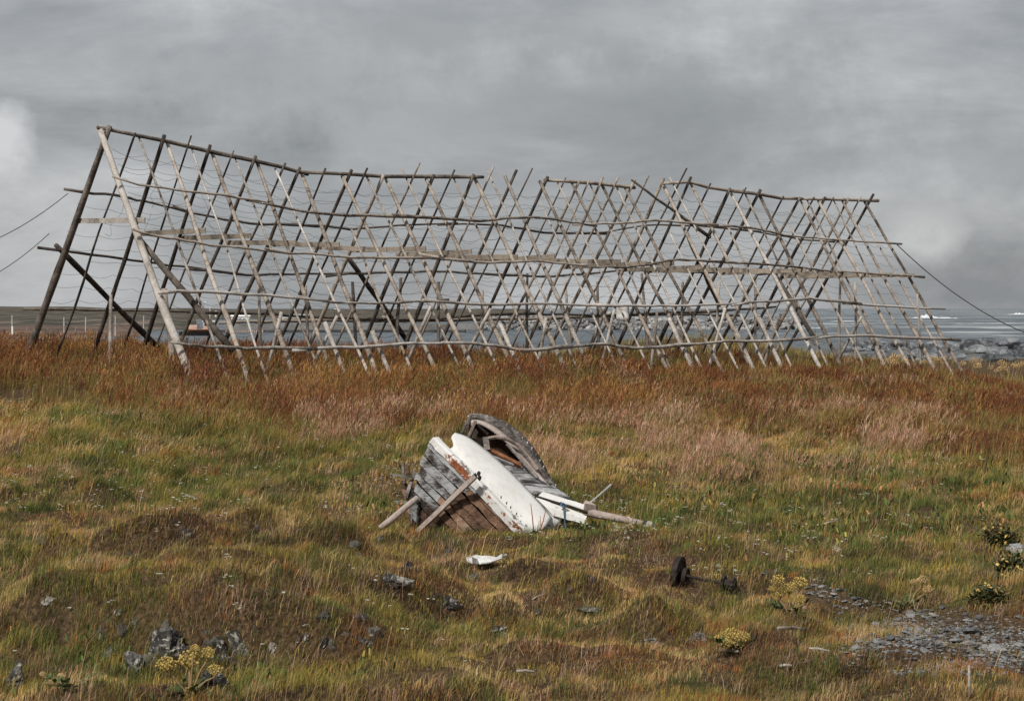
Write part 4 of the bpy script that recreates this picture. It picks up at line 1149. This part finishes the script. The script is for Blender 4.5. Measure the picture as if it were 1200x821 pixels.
# dark shrubs at the right edge
def shrub(px, py, wpx, hpx, label, n=700):
    p0 = G(px, py); w = wpx / F * p0.y / 2; h = hpx / F * p0.y
    o = empty('shrub', p0, label, 'shrub'); b = MB()
    for k in range(9):
        a = random.uniform(0, 6.28); e = p0 + Vector((math.cos(a) * w * .8, math.sin(a) * w * .8, h * random.uniform(.5, .95)))
        b.tube([p0 - Vector((0, 0, .03)), p0.lerp(e, .5) + Vector((0, 0, h * .12)), e], [.012, .009, .004], 4)
    b.build('stem', M['stem'], o); b = MB(); b2 = MB()
    for k in range(n):
        a = random.uniform(0, 6.28); rr = math.sqrt(random.random()); z = random.random() ** .7
        lump = .7 + .5 * noise.noise(Vector((math.cos(a) * 2, math.sin(a) * 2, z * 2 + px)))
        p = p0 + Vector((math.cos(a) * rr * w * lump, math.sin(a) * rr * w * lump, h * z * math.sqrt(max(.05, 1 - rr * rr * .8)) * lump * 1.2))
        leaf_geo(b if random.random() < .8 else b2, p, Vector((random.gauss(0, 1), random.gauss(0, 1), random.gauss(.3, .6))), random.uniform(.035, .075), random.uniform(.025, .045))
    n1 = len(b.F); b.add(b2.V, b2.F); fo = b.build('foliage', M['leaf_dark'], o)
    fo.data.materials.append(M['umbel']); fo.data.polygons.foreach_set('material_index', [0] * n1 + [1] * (len(fo.data.polygons) - n1))
shrub(1172, 640, 60, 30, 'low dark-leaved shrub at the right edge, topmost of three', 900)
shrub(1186, 678, 56, 34, 'middle one of three low dark-leaved shrubs at the right edge', 900)
shrub(1160, 708, 64, 26, 'low yellow-flecked shrub at the right edge, nearest to the stony spill', 800)
shrub(1128, 420, 60, 12, 'dark green low bush behind the right end pole of the rack', 400)
shrub(955, 405, 34, 24, 'yellow-green bush under the right part of the rack', 500)

# ---------------------------------------------------------------- grass: real blades, one object per kind of cover
class Blades:
    def __init__(s): s.v = []; s.c = []; s.n5 = 0
    def add(s, x, y, z, h, w, lean, ldir, cb, ct, curve=.5, face=None, sink=.03):
        n = len(x)
        if n == 0: return
        a = rng.uniform(0, 2 * np.pi, n) if face is None else face
        wx, wy = np.cos(a) * w / 2, np.sin(a) * w / 2
        lx, ly = np.cos(ldir) * lean * h, np.sin(ldir) * lean * h
        mx, my, mz = x + lx * (1 - curve) * .5, y + ly * (1 - curve) * .5, z + h * .55
        tx, ty, tz = x + lx, y + ly, z + h * np.sqrt(np.clip(1 - .55 * lean ** 2, .15, 1))
        V = np.stack([np.stack([x - wx, y - wy, z - sink], -1), np.stack([x + wx, y + wy, z - sink], -1),
                      np.stack([mx - wx * .75, my - wy * .75, mz], -1), np.stack([mx + wx * .75, my + wy * .75, mz], -1),
                      np.stack([tx, ty, tz], -1)], 1)
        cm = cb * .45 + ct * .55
        C = np.stack([cb, cb, cm, cm, ct], 1)  # darker base colour: browner root thatch plus root shade painted in
        s.v.append(V); s.c.append(C); s.n5 += n
        return tx, ty, tz
    def build(s, name, mat, label, cat):
        V = np.concatenate(s.v).reshape(-1, 3); C = np.concatenate(s.c).reshape(-1, 3)
        i = np.arange(s.n5) * 5
        q = np.stack([i, i + 1, i + 3, i + 2], -1); t = np.stack([i + 2, i + 3, i + 4], -1)
        me = bpy.data.meshes.new(name); np_mesh(me, V, [q, t])
        at = me.attributes.new('Col', 'FLOAT_COLOR', 'POINT')
        at.data.foreach_set('color', np.concatenate([C, np.ones((len(C), 1))], 1).astype(np.float32).ravel())
        me.materials.append(mat); o = bpy.data.objects.new(name, me); COL.objects.link(o)
        return tag(o, label, cat, None, 'stuff')
def soft(px, py, x0, x1, y0, y1, fx=40, fy=14):
    return sstep(x0 - fx, x0 + fx, px) * (1 - sstep(x1 - fx, x1 + fx, px)) * sstep(y0 - fy, y0 + fy, py) * (1 - sstep(y1 - fy, y1 + fy, py))
def spread(n, d0, d1, m=130, p=1.0):
    d = d0 + (d1 - d0) * rng.random(n) ** p; px = np.where(rng.random(n) < .84, rng.uniform(-m, 1200 + m, n), np.where(rng.random(n) < .5, rng.uniform(-700, -m, n), rng.uniform(1200 + m, 1900, n)))
    x = (px - 600) / F * d; z = height(x, d); ux, uy = proj_np(x, d, z)
    return x, d, z, ux, uy
def fields(x, y, px, py):
    n1 = fbm(x, y, .55, 1.0) - .5; n2 = fbm(x, y, 1.6, 7.0) - .5
    wx = px + n1 * 160; wy = py + n1 * 60 + n2 * 24
    edge = np.interp(px, [0, 90, 200, 330, 440, 540, 620, 750, 900, 1050, 1200], [456, 468, 496, 512, 516, 508, 502, 504, 508, 528, 546])
    rust = 1 - sstep(-14, 18, wy - edge)
    pink = np.maximum.reduce([soft(wx, wy, 600, 1080, 494, 572, 50, 14) * 1.0, soft(wx, wy, 330, 560, 486, 540, 50, 14) * .9, soft(wx, wy, 180, 330, 448, 482, 40, 12) * .4, soft(wx, wy, 1125, 1165, 640, 690, 14, 14) * .8])
    pink = pink * sstep(.47, .60, fbm(x, y * .3, 1.3, 31.0)) * 1.3
    green = np.maximum.reduce([soft(wx, wy, 40, 490, 472, 590) * .62, soft(wx, wy, 770, 1150, 575, 672) * 1.0, soft(wx, wy, 430, 480, 540, 612, 20), soft(wx, wy, 600, 820, 570, 655) * .9, soft(wx, wy, -200, 190, 690, 830) * .75, soft(wx, wy, 1020, 1130, 520, 560) * .6, soft(wx, wy, 250, 520, 700, 830) * .4, soft(wx, wy, 560, 700, 720, 760) * .35, soft(wx, wy, -150, 60, 560, 690) * .6])
    brown = np.maximum.reduce([soft(wx, wy, 420, 900, 634, 716) * .9, soft(wx, wy, 420, 1230, 752, 840) * .6, soft(wx, wy, 100, 360, 600, 650) * .45, soft(wx, wy, 130, 440, 690, 745) * .7, soft(wx, wy, 480, 780, 575, 600) * 0])
    return np.clip(rust, 0, 1), np.clip(pink, 0, 1), np.clip(green, 0, 1), np.clip(brown, 0, 1)
def spill_mask(px, py):
    k = .35 + 1.3 * sstep(.36, .56, fbm(px, py * 3, .022, 501.0))
    a = np.clip(1 - np.abs(py - (750 + (px - 1000) * .05)) / 40, 0, 1) * sstep(950, 1090, px)
    b = np.clip(1 - np.abs(py - (700 + (px - 940) * .32)) / 24, 0, 1) * sstep(920, 960, px) * (1 - sstep(1090, 1120, px)) * .75
    c = np.clip(1 - np.abs(py - (672 + (px - 890) * .3)) / 14, 0, 1) * sstep(885, 905, px) * (1 - sstep(1000, 1020, px)) * .6
    return np.clip(np.maximum.reduce([a, b, c]) * 1.9 * k, 0, 1)
CLR = [(G(*a[:2]), a[2], a[3]) for a in ((796, 690, .40, .9), (825, 692, .5, .8), (853, 694, .35, .9), (725, 628, .5, .8), (758, 634, .5, 1.4), (672, 618, .5, .7), (545, 630, .9, .8), (570, 668, .4, .9), (1070, 712, .35, 1.0), (222, 815, .35, .7))]
def clear(x, y):
    """turf grazed low round the wreck's foot, the axle and the board"""
    k = 0
    for p, rx, ry in CLR: k = np.maximum(k, np.exp(-(((x - p.x) / rx) ** 2 + ((y - p.y + ry * .6) / ry) ** 2) ** 2))
    return k
def hum(x, y):
    """bare peat and dead thatch where the ground steps up steeply"""
    s = (height(x, y + .10) - height(x, y - .10)) / .20
    k = sstep(.36, .66, s) * (1 - sstep(25, 28, y)) * sstep(.44, .62, fbm(x, y, 1.5, 321.0))
    for hx, hy, hw, ha in HUM:
        u = y - hy
        k = np.maximum(k, .62 * np.exp(-np.abs((x - hx) / (hw * .9)) ** 3) * sstep(-.22, -.08, u) * (1 - sstep(.10, .34, u)))
    return np.clip(k * 1.3 * sstep(.47, .62, fbm(x, y * .6, 1.9, 311.0)), 0, 1)
def wreck_mask(x, y, ux, uy):
    # under the hull and the boards
    return ((x > -1.05) & (x < .55) & (y > 24.85) & (y < 26.1))
A3 = lambda *c: np.array(c)[None, :]
def patchy(W, x, y, k=6.5, s=1.6):
    """make neighbouring blades agree: each colour has its own patches"""
    return np.stack([W[:, i] * np.exp(k * (fbm(x, y, s, 211.0 + 9 * i, 3) - .5) * 2 + 3.2 * (vnoise(x, y, 5.5, 17.3 * i, 3.7 * i) - .5)) for i in range(W.shape[1])], 1)
def pal(n, w, cols):
    """pick one of cols per blade by weight array w [n,k], with slight variation"""
    w = np.clip(w, 0, None) + 1e-6; cw_ = np.cumsum(w / w.sum(1, keepdims=True), 1)
    k = (rng.random((n, 1)) > cw_).sum(1).clip(0, len(cols) - 1)
    c = np.array(cols)[k]
    return c * rng.uniform(.6, 1.4, (n, 1)) * rng.uniform(.93, 1.07, (n, 3))
GREEN = (.160, .180, .045); DGREEN = (.082, .098, .028); OLIVE = (.32, .255, .062); STRAW = (.62, .425, .19); RBROWN = (.46, .205, .072); THATCH = (.50, .315, .185); YEL = (.50, .36, .085)
WIND = 0.25

# 1 short meadow grass over the whole slope
B1 = Blades(); N1 = 760000
x, y, z, px, py = spread(N1, 12.2, 40, 130, 1.0)
ru, pi, gr, br = fields(x, y, px, py)
tn = fbm(x, y, 2.3, 41.0); tn2 = fbm(x, y, .9, 17.0)
keep = rng.random(N1) > np.maximum(spill_mask(px, py) * .93, 0)
keep &= ~wreck_mask(x, y, px, py)
keep &= rng.random(N1) > .55 * hum(x, y)
keep &= rng.random(N1) > .55 * sstep(.58, .72, fbm(x, y, 1.4, 71.0)) * (1 - gr)
x, y, z, px, py, ru, pi, gr, br, tn, tn2 = [a[keep] for a in (x, y, z, px, py, ru, pi, gr, br, tn, tn2)]
n = len(x)
hgt = (.028 + .062 * sstep(.30, .75, tn) ** 1.3 + .05 * sstep(.6, .9, vnoise(x, y, 4.2, 3.3, 9.1))) * (1 + .45 * gr - .35 * br) * (1 + .5 * sstep(560, 480, py)) * (1 - .72 * clear(x, y)) * rng.uniform(.55, 1.35, n) * (1 + .5 * sstep(26, 34, y))
wd = rng.uniform(.0026, .0050, n) * (y / 17)
dry = np.clip(br + .35 * (tn2 - .5), 0, 1)
W = np.stack([gr * 1.6 + .30, gr * 1.2 + .14 + .4 * sstep(.5, .3, tn2), .85 + .4 * gr, (.30 + .6 * dry + .3 * sstep(.55, .7, tn2)) * (1 - .6 * gr), (.18 + .75 * dry + .3 * ru) * (1 - .6 * gr), .20 + .4 * sstep(.55, .72, tn2) * (1 - gr), .3 * sstep(690, 800, py) + .10], 1)
cols = pal(n, patchy(W, x, y), [GREEN, DGREEN, OLIVE, STRAW, RBROWN, THATCH, YEL])
cols = cols * (.62 + .8 * fbm(x, y, .55, 401.0))[:, None]
B1.add(x, y, z, hgt, wd, np.clip(rng.normal(.70, .28, n) - .15 * gr, 0, 1.25), rng.normal(WIND, .9, n), cols * .8, cols)  # blade roots darkened in colour, for thatch and for shade low down
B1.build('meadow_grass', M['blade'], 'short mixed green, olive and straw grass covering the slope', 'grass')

# 2 long tussocks in the meadow: fans of longer blades
B2 = Blades(); NT = 6600
x, y, z, px, py = spread(NT, 12.4, 36, 120, .9)
ru, pi, gr, br = fields(x, y, px, py)
ok = (rng.random(NT) < .35 + .6 * sstep(.5, .62, fbm(x, y, 1.1, 51.0))) & (rng.random(NT) > spill_mask(px, py)) & ~wreck_mask(x, y, px, py) & (clear(x, y) < .3)
x, y, z, px, py, gr, br = [a[ok] for a in (x, y, z, px, py, gr, br)]
per = 46; n = len(x); rp = np.repeat
cx, cy, cgr, cbr, cpy = [rp(a, per) for a in (x, y, gr, br, py)]
sz = rp(rng.uniform(.05, .125, n) * (1 + .5 * sstep(23, 28, y)), per)
jx = cx + rng.normal(0, 1, n * per) * sz * .55; jy = cy + rng.normal(0, 1, n * per) * sz * .55
kind = rng.random(n); kw = np.stack([.4 + gr * 1.8, .25 + 1.4 * gr, .6 + 0 * gr, .35 + .5 * br, .12 + .5 * br, .2 + .2 * br, .15 + 0 * gr], 1)
cc = rp(pal(n, kw, [GREEN, DGREEN, OLIVE, STRAW, RBROWN, THATCH, YEL]), per, axis=0) * rng.uniform(.75, 1.25, (n * per, 1))
out = np.arctan2(jy - cy, jx - cx)
ld = np.arctan2(np.sin(out) * .6 + np.sin(WIND) * .7, np.cos(out) * .6 + np.cos(WIND) * .7)
B2.add(jx, jy, height(jx, jy), sz * rng.uniform(.8, 1.6, n * per) * (1 - .35 * cbr), rng.uniform(.0025, .0045, n * per) * (cy / 17), np.clip(rng.normal(.6, .25, n * per), 0, 1.25), ld, cc * .6, cc)  # tussock roots darkened more strongly, shade put into the blade colour
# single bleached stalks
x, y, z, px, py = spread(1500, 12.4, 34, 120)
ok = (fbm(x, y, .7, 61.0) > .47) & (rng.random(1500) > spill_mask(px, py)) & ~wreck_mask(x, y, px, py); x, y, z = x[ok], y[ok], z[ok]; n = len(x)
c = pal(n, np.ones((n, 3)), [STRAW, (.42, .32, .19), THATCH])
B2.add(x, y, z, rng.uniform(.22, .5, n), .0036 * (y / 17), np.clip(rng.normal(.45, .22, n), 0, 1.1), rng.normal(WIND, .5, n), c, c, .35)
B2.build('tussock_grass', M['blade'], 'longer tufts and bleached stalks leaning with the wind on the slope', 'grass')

# 3 rust-red tall grass on the crest
def plumes(Bl, x, y, z, h, lean, ld, stem_c, head_c, nb, frac, blen, w):
    n = len(x)
    Bl.add(x, y, z, h, w, lean, ld, stem_c * .8, stem_c, .4)
    for k in range(nb):
        f = 1 - frac * (k + rng.random(n)) / nb
        # point on the bent stem
        f2 = f * f * .75 + f * .25
        bx = x + np.cos(ld) * lean * h * f2; by = y + np.sin(ld) * lean * h * f2
        bz = z + h * np.sqrt(np.clip(1 - .55 * lean ** 2, .15, 1)) * f
        Bl.add(bx, by, bz, blen * rng.uniform(.5, 1.3, n), w * rng.uniform(1.1, 2.0, n), np.clip(rng.normal(.65, .3, n), 0, 1.3), rng.normal(0, 1.0, n) + ld, head_c, head_c * rng.uniform(.85, 1.2, (n, 1)), sink=0)
B3 = Blades(); N3 = 100000
x, y, z, px, py = spread(N3, 30, 64, 130, .9)
ru, pi, gr, br = fields(x, y, px, py)
dens = ru * (1 - .4 * pi) * (.2 + .8 * sstep(.34, .58, fbm(x, y * .4, 1.2, 81.0)))
ok = rng.random(N3) < dens; x, y, z, px, py = [a[ok] for a in (x, y, z, px, py)]; n = len(x)
pt = fbm(x, y, .45, 91.0); right = sstep(650, 900, px)
hh = (.26 + .42 * sstep(.3, .7, fbm(x, y * .4, 1.1, 101.0))) * rng.uniform(.65, 1.2, n) * (1 - .25 * sstep(48, 60, y)) * (1 - .3 * right)
hw = np.stack([.8 + 1.0 * right, .6 - .2 * right, .5 - .35 * right, .55 * sstep(.5, .7, pt), .25 + .6 * right, .28 * sstep(.45, .7, pt)], 1)
hc = pal(n, patchy(hw, x, y * .35, 6.0, 1.0), [(.18, .060, .026), (.26, .100, .037), (.35, .185, .060), (.38, .22, .145), (.105, .038, .021), (.15, .13, .04)])
sc_ = pal(n, np.ones((n, 3)), [(.22, .15, .045), (.15, .10, .035), (.20, .10, .04)])
plumes(B3, x, y, z, hh, np.clip(rng.normal(.28, .16, n), 0, .9), rng.normal(WIND, .7, n), sc_, hc, 5, .45, .10, .0042 * (y / 22))
# leafy undergrowth of the tall grass
N3b = 200000
x, y, z, px, py = spread(N3b, 29, 62, 130)
ru, pi, gr, br = fields(x, y, px, py)
ok = rng.random(N3b) < ru * .9; x, y, z, px, py = [a[ok] for a in (x, y, z, px, py)]; n = len(x)
pt = fbm(x, y, .6, 111.0); g2 = sstep(.50, .66, fbm(x, y, .4, 121.0))
c = pal(n, np.stack([.35 + .9 * g2, .5 + .5 * g2, .55 + 0 * g2, .5 + 0 * g2, .25 + 0 * g2], 1), [GREEN, OLIVE, (.22, .12, .045), (.27, .18, .065), STRAW])
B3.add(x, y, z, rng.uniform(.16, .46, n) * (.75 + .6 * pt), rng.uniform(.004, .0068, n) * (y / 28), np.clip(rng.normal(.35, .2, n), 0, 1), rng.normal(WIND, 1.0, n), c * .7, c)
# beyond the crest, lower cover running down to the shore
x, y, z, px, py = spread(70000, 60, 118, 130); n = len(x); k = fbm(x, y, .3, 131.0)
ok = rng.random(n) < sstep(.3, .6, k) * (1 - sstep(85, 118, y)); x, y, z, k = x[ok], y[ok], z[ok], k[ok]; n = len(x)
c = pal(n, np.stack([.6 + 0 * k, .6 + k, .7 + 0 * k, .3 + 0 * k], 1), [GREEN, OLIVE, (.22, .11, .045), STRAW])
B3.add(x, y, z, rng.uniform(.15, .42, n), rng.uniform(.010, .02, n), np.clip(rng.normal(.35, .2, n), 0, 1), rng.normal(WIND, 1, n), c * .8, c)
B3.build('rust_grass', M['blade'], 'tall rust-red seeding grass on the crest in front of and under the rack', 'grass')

# 4 pink feathery grass, wind-combed
B4 = Blades(); N4 = 70000
x, y, z, px, py = spread(N4, 15, 48, 130, .8)
ru, pi, gr, br = fields(x, y, px, py)
ok = (rng.random(N4) < pi * 1.0) & ~wreck_mask(x, y, px, py); x, y, z, px, py = [a[ok] for a in (x, y, z, px, py)]; n = len(x)
hc = pal(n, np.ones((n, 4)) * np.array([[1, .9, .5, .35]]), [(.48, .285, .19), (.40, .21, .13), (.56, .39, .275), (.30, .155, .08)])
sc_ = pal(n, np.ones((n, 2)), [(.26, .19, .08), (.32, .21, .11)])
plumes(B4, x, y, z, rng.uniform(.30, .56, n), np.clip(rng.normal(.55, .18, n), .1, 1.1), rng.normal(WIND, .35, n), sc_, hc, 5, .5, .10, .0034 * (y / 22))
B4.build('feather_grass', M['blade'], 'pinkish feathery grass combed to the right by the wind behind the wreck', 'grass')

# 5 low leafy herbs
B5 = Blades(); N5 = 40000
x, y, z, px, py = spread(N5, 12.5, 40, 130)
ru, pi, gr, br = fields(x, y, px, py)
hb = np.maximum.reduce([soft(px, py, 760, 1230, 530, 660) * .9, soft(px, py, 590, 830, 590, 640) * .8, soft(px, py, -130, 480, 465, 520) * .7, soft(px, py, 0, 450, 740, 830) * .6, soft(px, py, 430, 490, 540, 610) * .9]) * sstep(.42, .6, fbm(x, y, 1.3, 141.0))
ok = (rng.random(N5) < hb) & ~wreck_mask(x, y, px, py) & (rng.random(N5) > spill_mask(px, py)); x, y, z, py = x[ok], y[ok], z[ok], py[ok]; n = len(x)
c = pal(n, np.ones((n, 4)) * np.array([[1, .8, .35, .22]]), [(.12, .165, .044), (.07, .095, .028), (.36, .29, .07), (.42, .20, .085)])
B5.add(x, y, z + rng.uniform(.02, .16, n), rng.uniform(.03, .065, n) * np.clip(y / 27, .5, 1), rng.uniform(.018, .036, n) * np.clip(y / 27, .5, 1), rng.uniform(.8, 1.3, n), rng.uniform(0, 6.28, n), c, c, .1)
B5.build('low_herbs', M['blade'], 'low broad-leaved herbs filling the green parts of the slope', 'herbs')

# 6 small white flowers
B6 = Blades()
def flowers(n, x0, x1, y0, y1):
    px = rng.uniform(x0, x1, n); py = rng.uniform(y0, y1, n)
    for a, b in zip(px, py):
        p = G(a, b)
        if fbm(p.x, p.y, 1.0, 151.0) < .47: continue
        if -1.1 < p.x < .6 and 24.8 < p.y < 26: continue
        h = random.uniform(.12, .26); k = random.randint(1, 3)
        xs = np.array([p.x]); B6.add(xs, np.array([p.y]), np.array([p.z]), np.array([h]), np.array([.005]), np.array([.2]), np.array([.3]), A3(.08, .09, .03), A3(.08, .09, .03))
        for q in range(k):
            o_ = rng.normal(0, .022, 3); r = random.uniform(.011, .019)
            for s_ in range(5):
                B6.add(np.array([p.x + .05 + o_[0]]), np.array([p.y + o_[1]]), np.array([p.z + h + o_[2] * .6]), np.array([r]), np.array([r * 1.1]), np.array([1.25]), np.array([s_ * 1.257 + .4]), A3(.62, .60, .50), A3(.72, .71, .64), .2, None, 0)
flowers(520, -20, 500, 425, 620); flowers(200, 800, 1150, 540, 690); flowers(90, 580, 800, 590, 650); flowers(150, 20, 330, 425, 500); flowers(50, 430, 490, 540, 620); flowers(45, 0, 600, 620, 800); flowers(26, 600, 1000, 480, 560)
B6.build('white_flowers', M['petal'], 'tiny white flowers dotted through the grass', 'flowers')

# 7 shaggy cover of the hummock faces: dead thatch, heather brown and green in patches
B7 = Blades(); N7 = 330000
x, y, z, px, py = spread(N7, 13, 25, 80)
sl = (height(x, y + .10) - z) / .10
hm_ = hum(x, y); ru, pi, gr, br = fields(x, y, px, py)
ok = (rng.random(N7) < np.maximum(sstep(.08, .30, sl) * .8, hm_)) & (rng.random(N7) > spill_mask(px, py)) & ~wreck_mask(x, y, px, py)
x, y, z, hm_, gr = x[ok], y[ok], z[ok], hm_[ok], gr[ok]; n = len(x)
W = np.stack([.8 + hm_, .45 + .9 * hm_, .8 + 0 * hm_, .5 + .6 * hm_, (.9 + gr) * (1 - .8 * hm_), 1.0 * (1 - .7 * hm_)], 1)
c = pal(n, patchy(W, x, y, 8, 2.0), [(.24, .135, .078), (.055, .036, .024), (.50, .34, .23), (.32, .155, .062), GREEN, OLIVE])
B7.add(x, y, z, rng.uniform(.06, .17, n), rng.uniform(.003, .0058, n), rng.uniform(.25, 1.1, n), rng.normal(-.7, 1.2, n), c * .85, c, .3)
B7.build('dead_thatch', M['blade'], 'shaggy brown and green thatch over the low hummocks in the foreground', 'grass')

# ---------------------------------------------------------------- sky, sun, camera
SUN_EL = 46; SUN_AZ = 208     # azimuth clockwise from +Y: behind the camera, to the left
w = bpy.data.worlds.new('World'); SC.world = w; w.use_nodes = True
nt = w.node_tree; nt.nodes.clear()
sky = nt.nodes.new('ShaderNodeTexSky'); sky.sky_type = 'NISHITA'; sky.sun_disc = False
sky.sun_elevation = R(SUN_EL); sky.sun_rotation = R(SUN_AZ)
tc = nt.nodes.new('ShaderNodeTexCoord')
mp = nt.nodes.new('ShaderNodeMapping'); mp.inputs['Scale'].default_value = (1, 1, 2.9)
nt.links.new(tc.outputs['Generated'], mp.inputs[0])
big = noise_n(nt, mp.outputs[0], 3.1, 3, .5, .3); med = noise_n(nt, mp.outputs[0], 8.0, 9, .62, .25)
f = math_n(nt, 'ADD', math_n(nt, 'MULTIPLY', big, .5), math_n(nt, 'MULTIPLY', med, .5))
cl = ramp(nt, f, [(.38, (.245, .257, .272)), (.46, (.335, .347, .362)), (.54, (.445, .455, .468)), (.64, (.60, .607, .617))]).outputs[0]
def blob(col_in, px, py, rad, colr, stretch):
    d = ray(px, py).normalized()
    sub = nt.nodes.new('ShaderNodeVectorMath'); sub.operation = 'SUBTRACT'; sub.inputs[1].default_value = d
    nt.links.new(tc.outputs['Generated'], sub.inputs[0])
    ml = nt.nodes.new('ShaderNodeVectorMath'); ml.operation = 'MULTIPLY'; ml.inputs[1].default_value = (1 / stretch, 1, 1)
    nt.links.new(sub.outputs[0], ml.inputs[0])
    ln = nt.nodes.new('ShaderNodeVectorMath'); ln.operation = 'LENGTH'; nt.links.new(ml.outputs[0], ln.inputs[0])
    k = math_n(nt, 'DIVIDE', ln.outputs[1], rad)
    nn = noise_n(nt, tc.outputs['Generated'], 26, 8, .62)
    k = math_n(nt, 'ADD', k, math_n(nt, 'MULTIPLY', math_n(nt, 'SUBTRACT', nn, .5), 2.2))
    k = ramp(nt, k, [(.2, (1, 1, 1)), (1, (0, 0, 0))]).outputs[0]
    return mix(nt, math_n(nt, 'MULTIPLY', k, colr[3]), col_in, colr[:3])
cl = blob(cl, 0, 160, .019, (.68, .685, .69, .85), 1.1)
cl = blob(cl, 1085, 275, .015, (.60, .605, .61, .7), 1.6)
cl = blob(cl, 1150, 190, .03, (.30, .312, .325, .6), 4)
cl = blob(cl, 430, 105, .045, (.47, .475, .485, .6), 3.5)
cl = blob(cl, 640, 20, .045, (.27, .285, .295, .5), 5)
cl = blob(cl, 830, 140, .035, (.27, .28, .29, .5), 5)
skc = nt.nodes.new('ShaderNodeVectorMath'); skc.operation = 'SCALE'; skc.inputs[3].default_value = .10
nt.links.new(sky.outputs[0], skc.inputs[0])
fin = mix(nt, .93, skc.outputs[0], cl)
bg = nt.nodes.new('ShaderNodeBackground'); bg.inputs[1].default_value = 1.0
nt.links.new(fin, bg.inputs[0])
wo = nt.nodes.new('ShaderNodeOutputWorld'); nt.links.new(bg.outputs[0], wo.inputs[0])
sl = bpy.data.lights.new('sun', 'SUN'); sl.energy = 4.1; sl.angle = R(5); sl.color = (1, .955, .89)
so = bpy.data.objects.new('sun', sl); COL.objects.link(so)
az = R(SUN_AZ); dv = -Vector((math.sin(az) * math.cos(R(SUN_EL)), math.cos(az) * math.cos(R(SUN_EL)), math.sin(R(SUN_EL))))
so.rotation_euler = dv.to_track_quat('-Z', 'Y').to_euler(); so.location = (-15, -20, 30)
cd = bpy.data.cameras.new('camera'); cam = bpy.data.objects.new('camera', cd); COL.objects.link(cam)
cam.location = CAM; cam.rotation_euler = (math.pi / 2 - PITCH, 0, 0)
cd.sensor_fit = 'HORIZONTAL'; cd.sensor_width = 36; cd.lens = 36 * F / 1200; cd.clip_end = 60000; cd.clip_start = .1
SC.camera = cam
SC.view_settings.view_transform = 'Standard'; SC.view_settings.look = 'None'; SC.view_settings.exposure = 0; SC.view_settings.gamma = 1
SC.view_settings.use_curve_mapping = False
SC.cycles.max_bounces = 5; SC.cycles.diffuse_bounces = 3; SC.cycles.transmission_bounces = 3; SC.cycles.transparent_max_bounces = 4
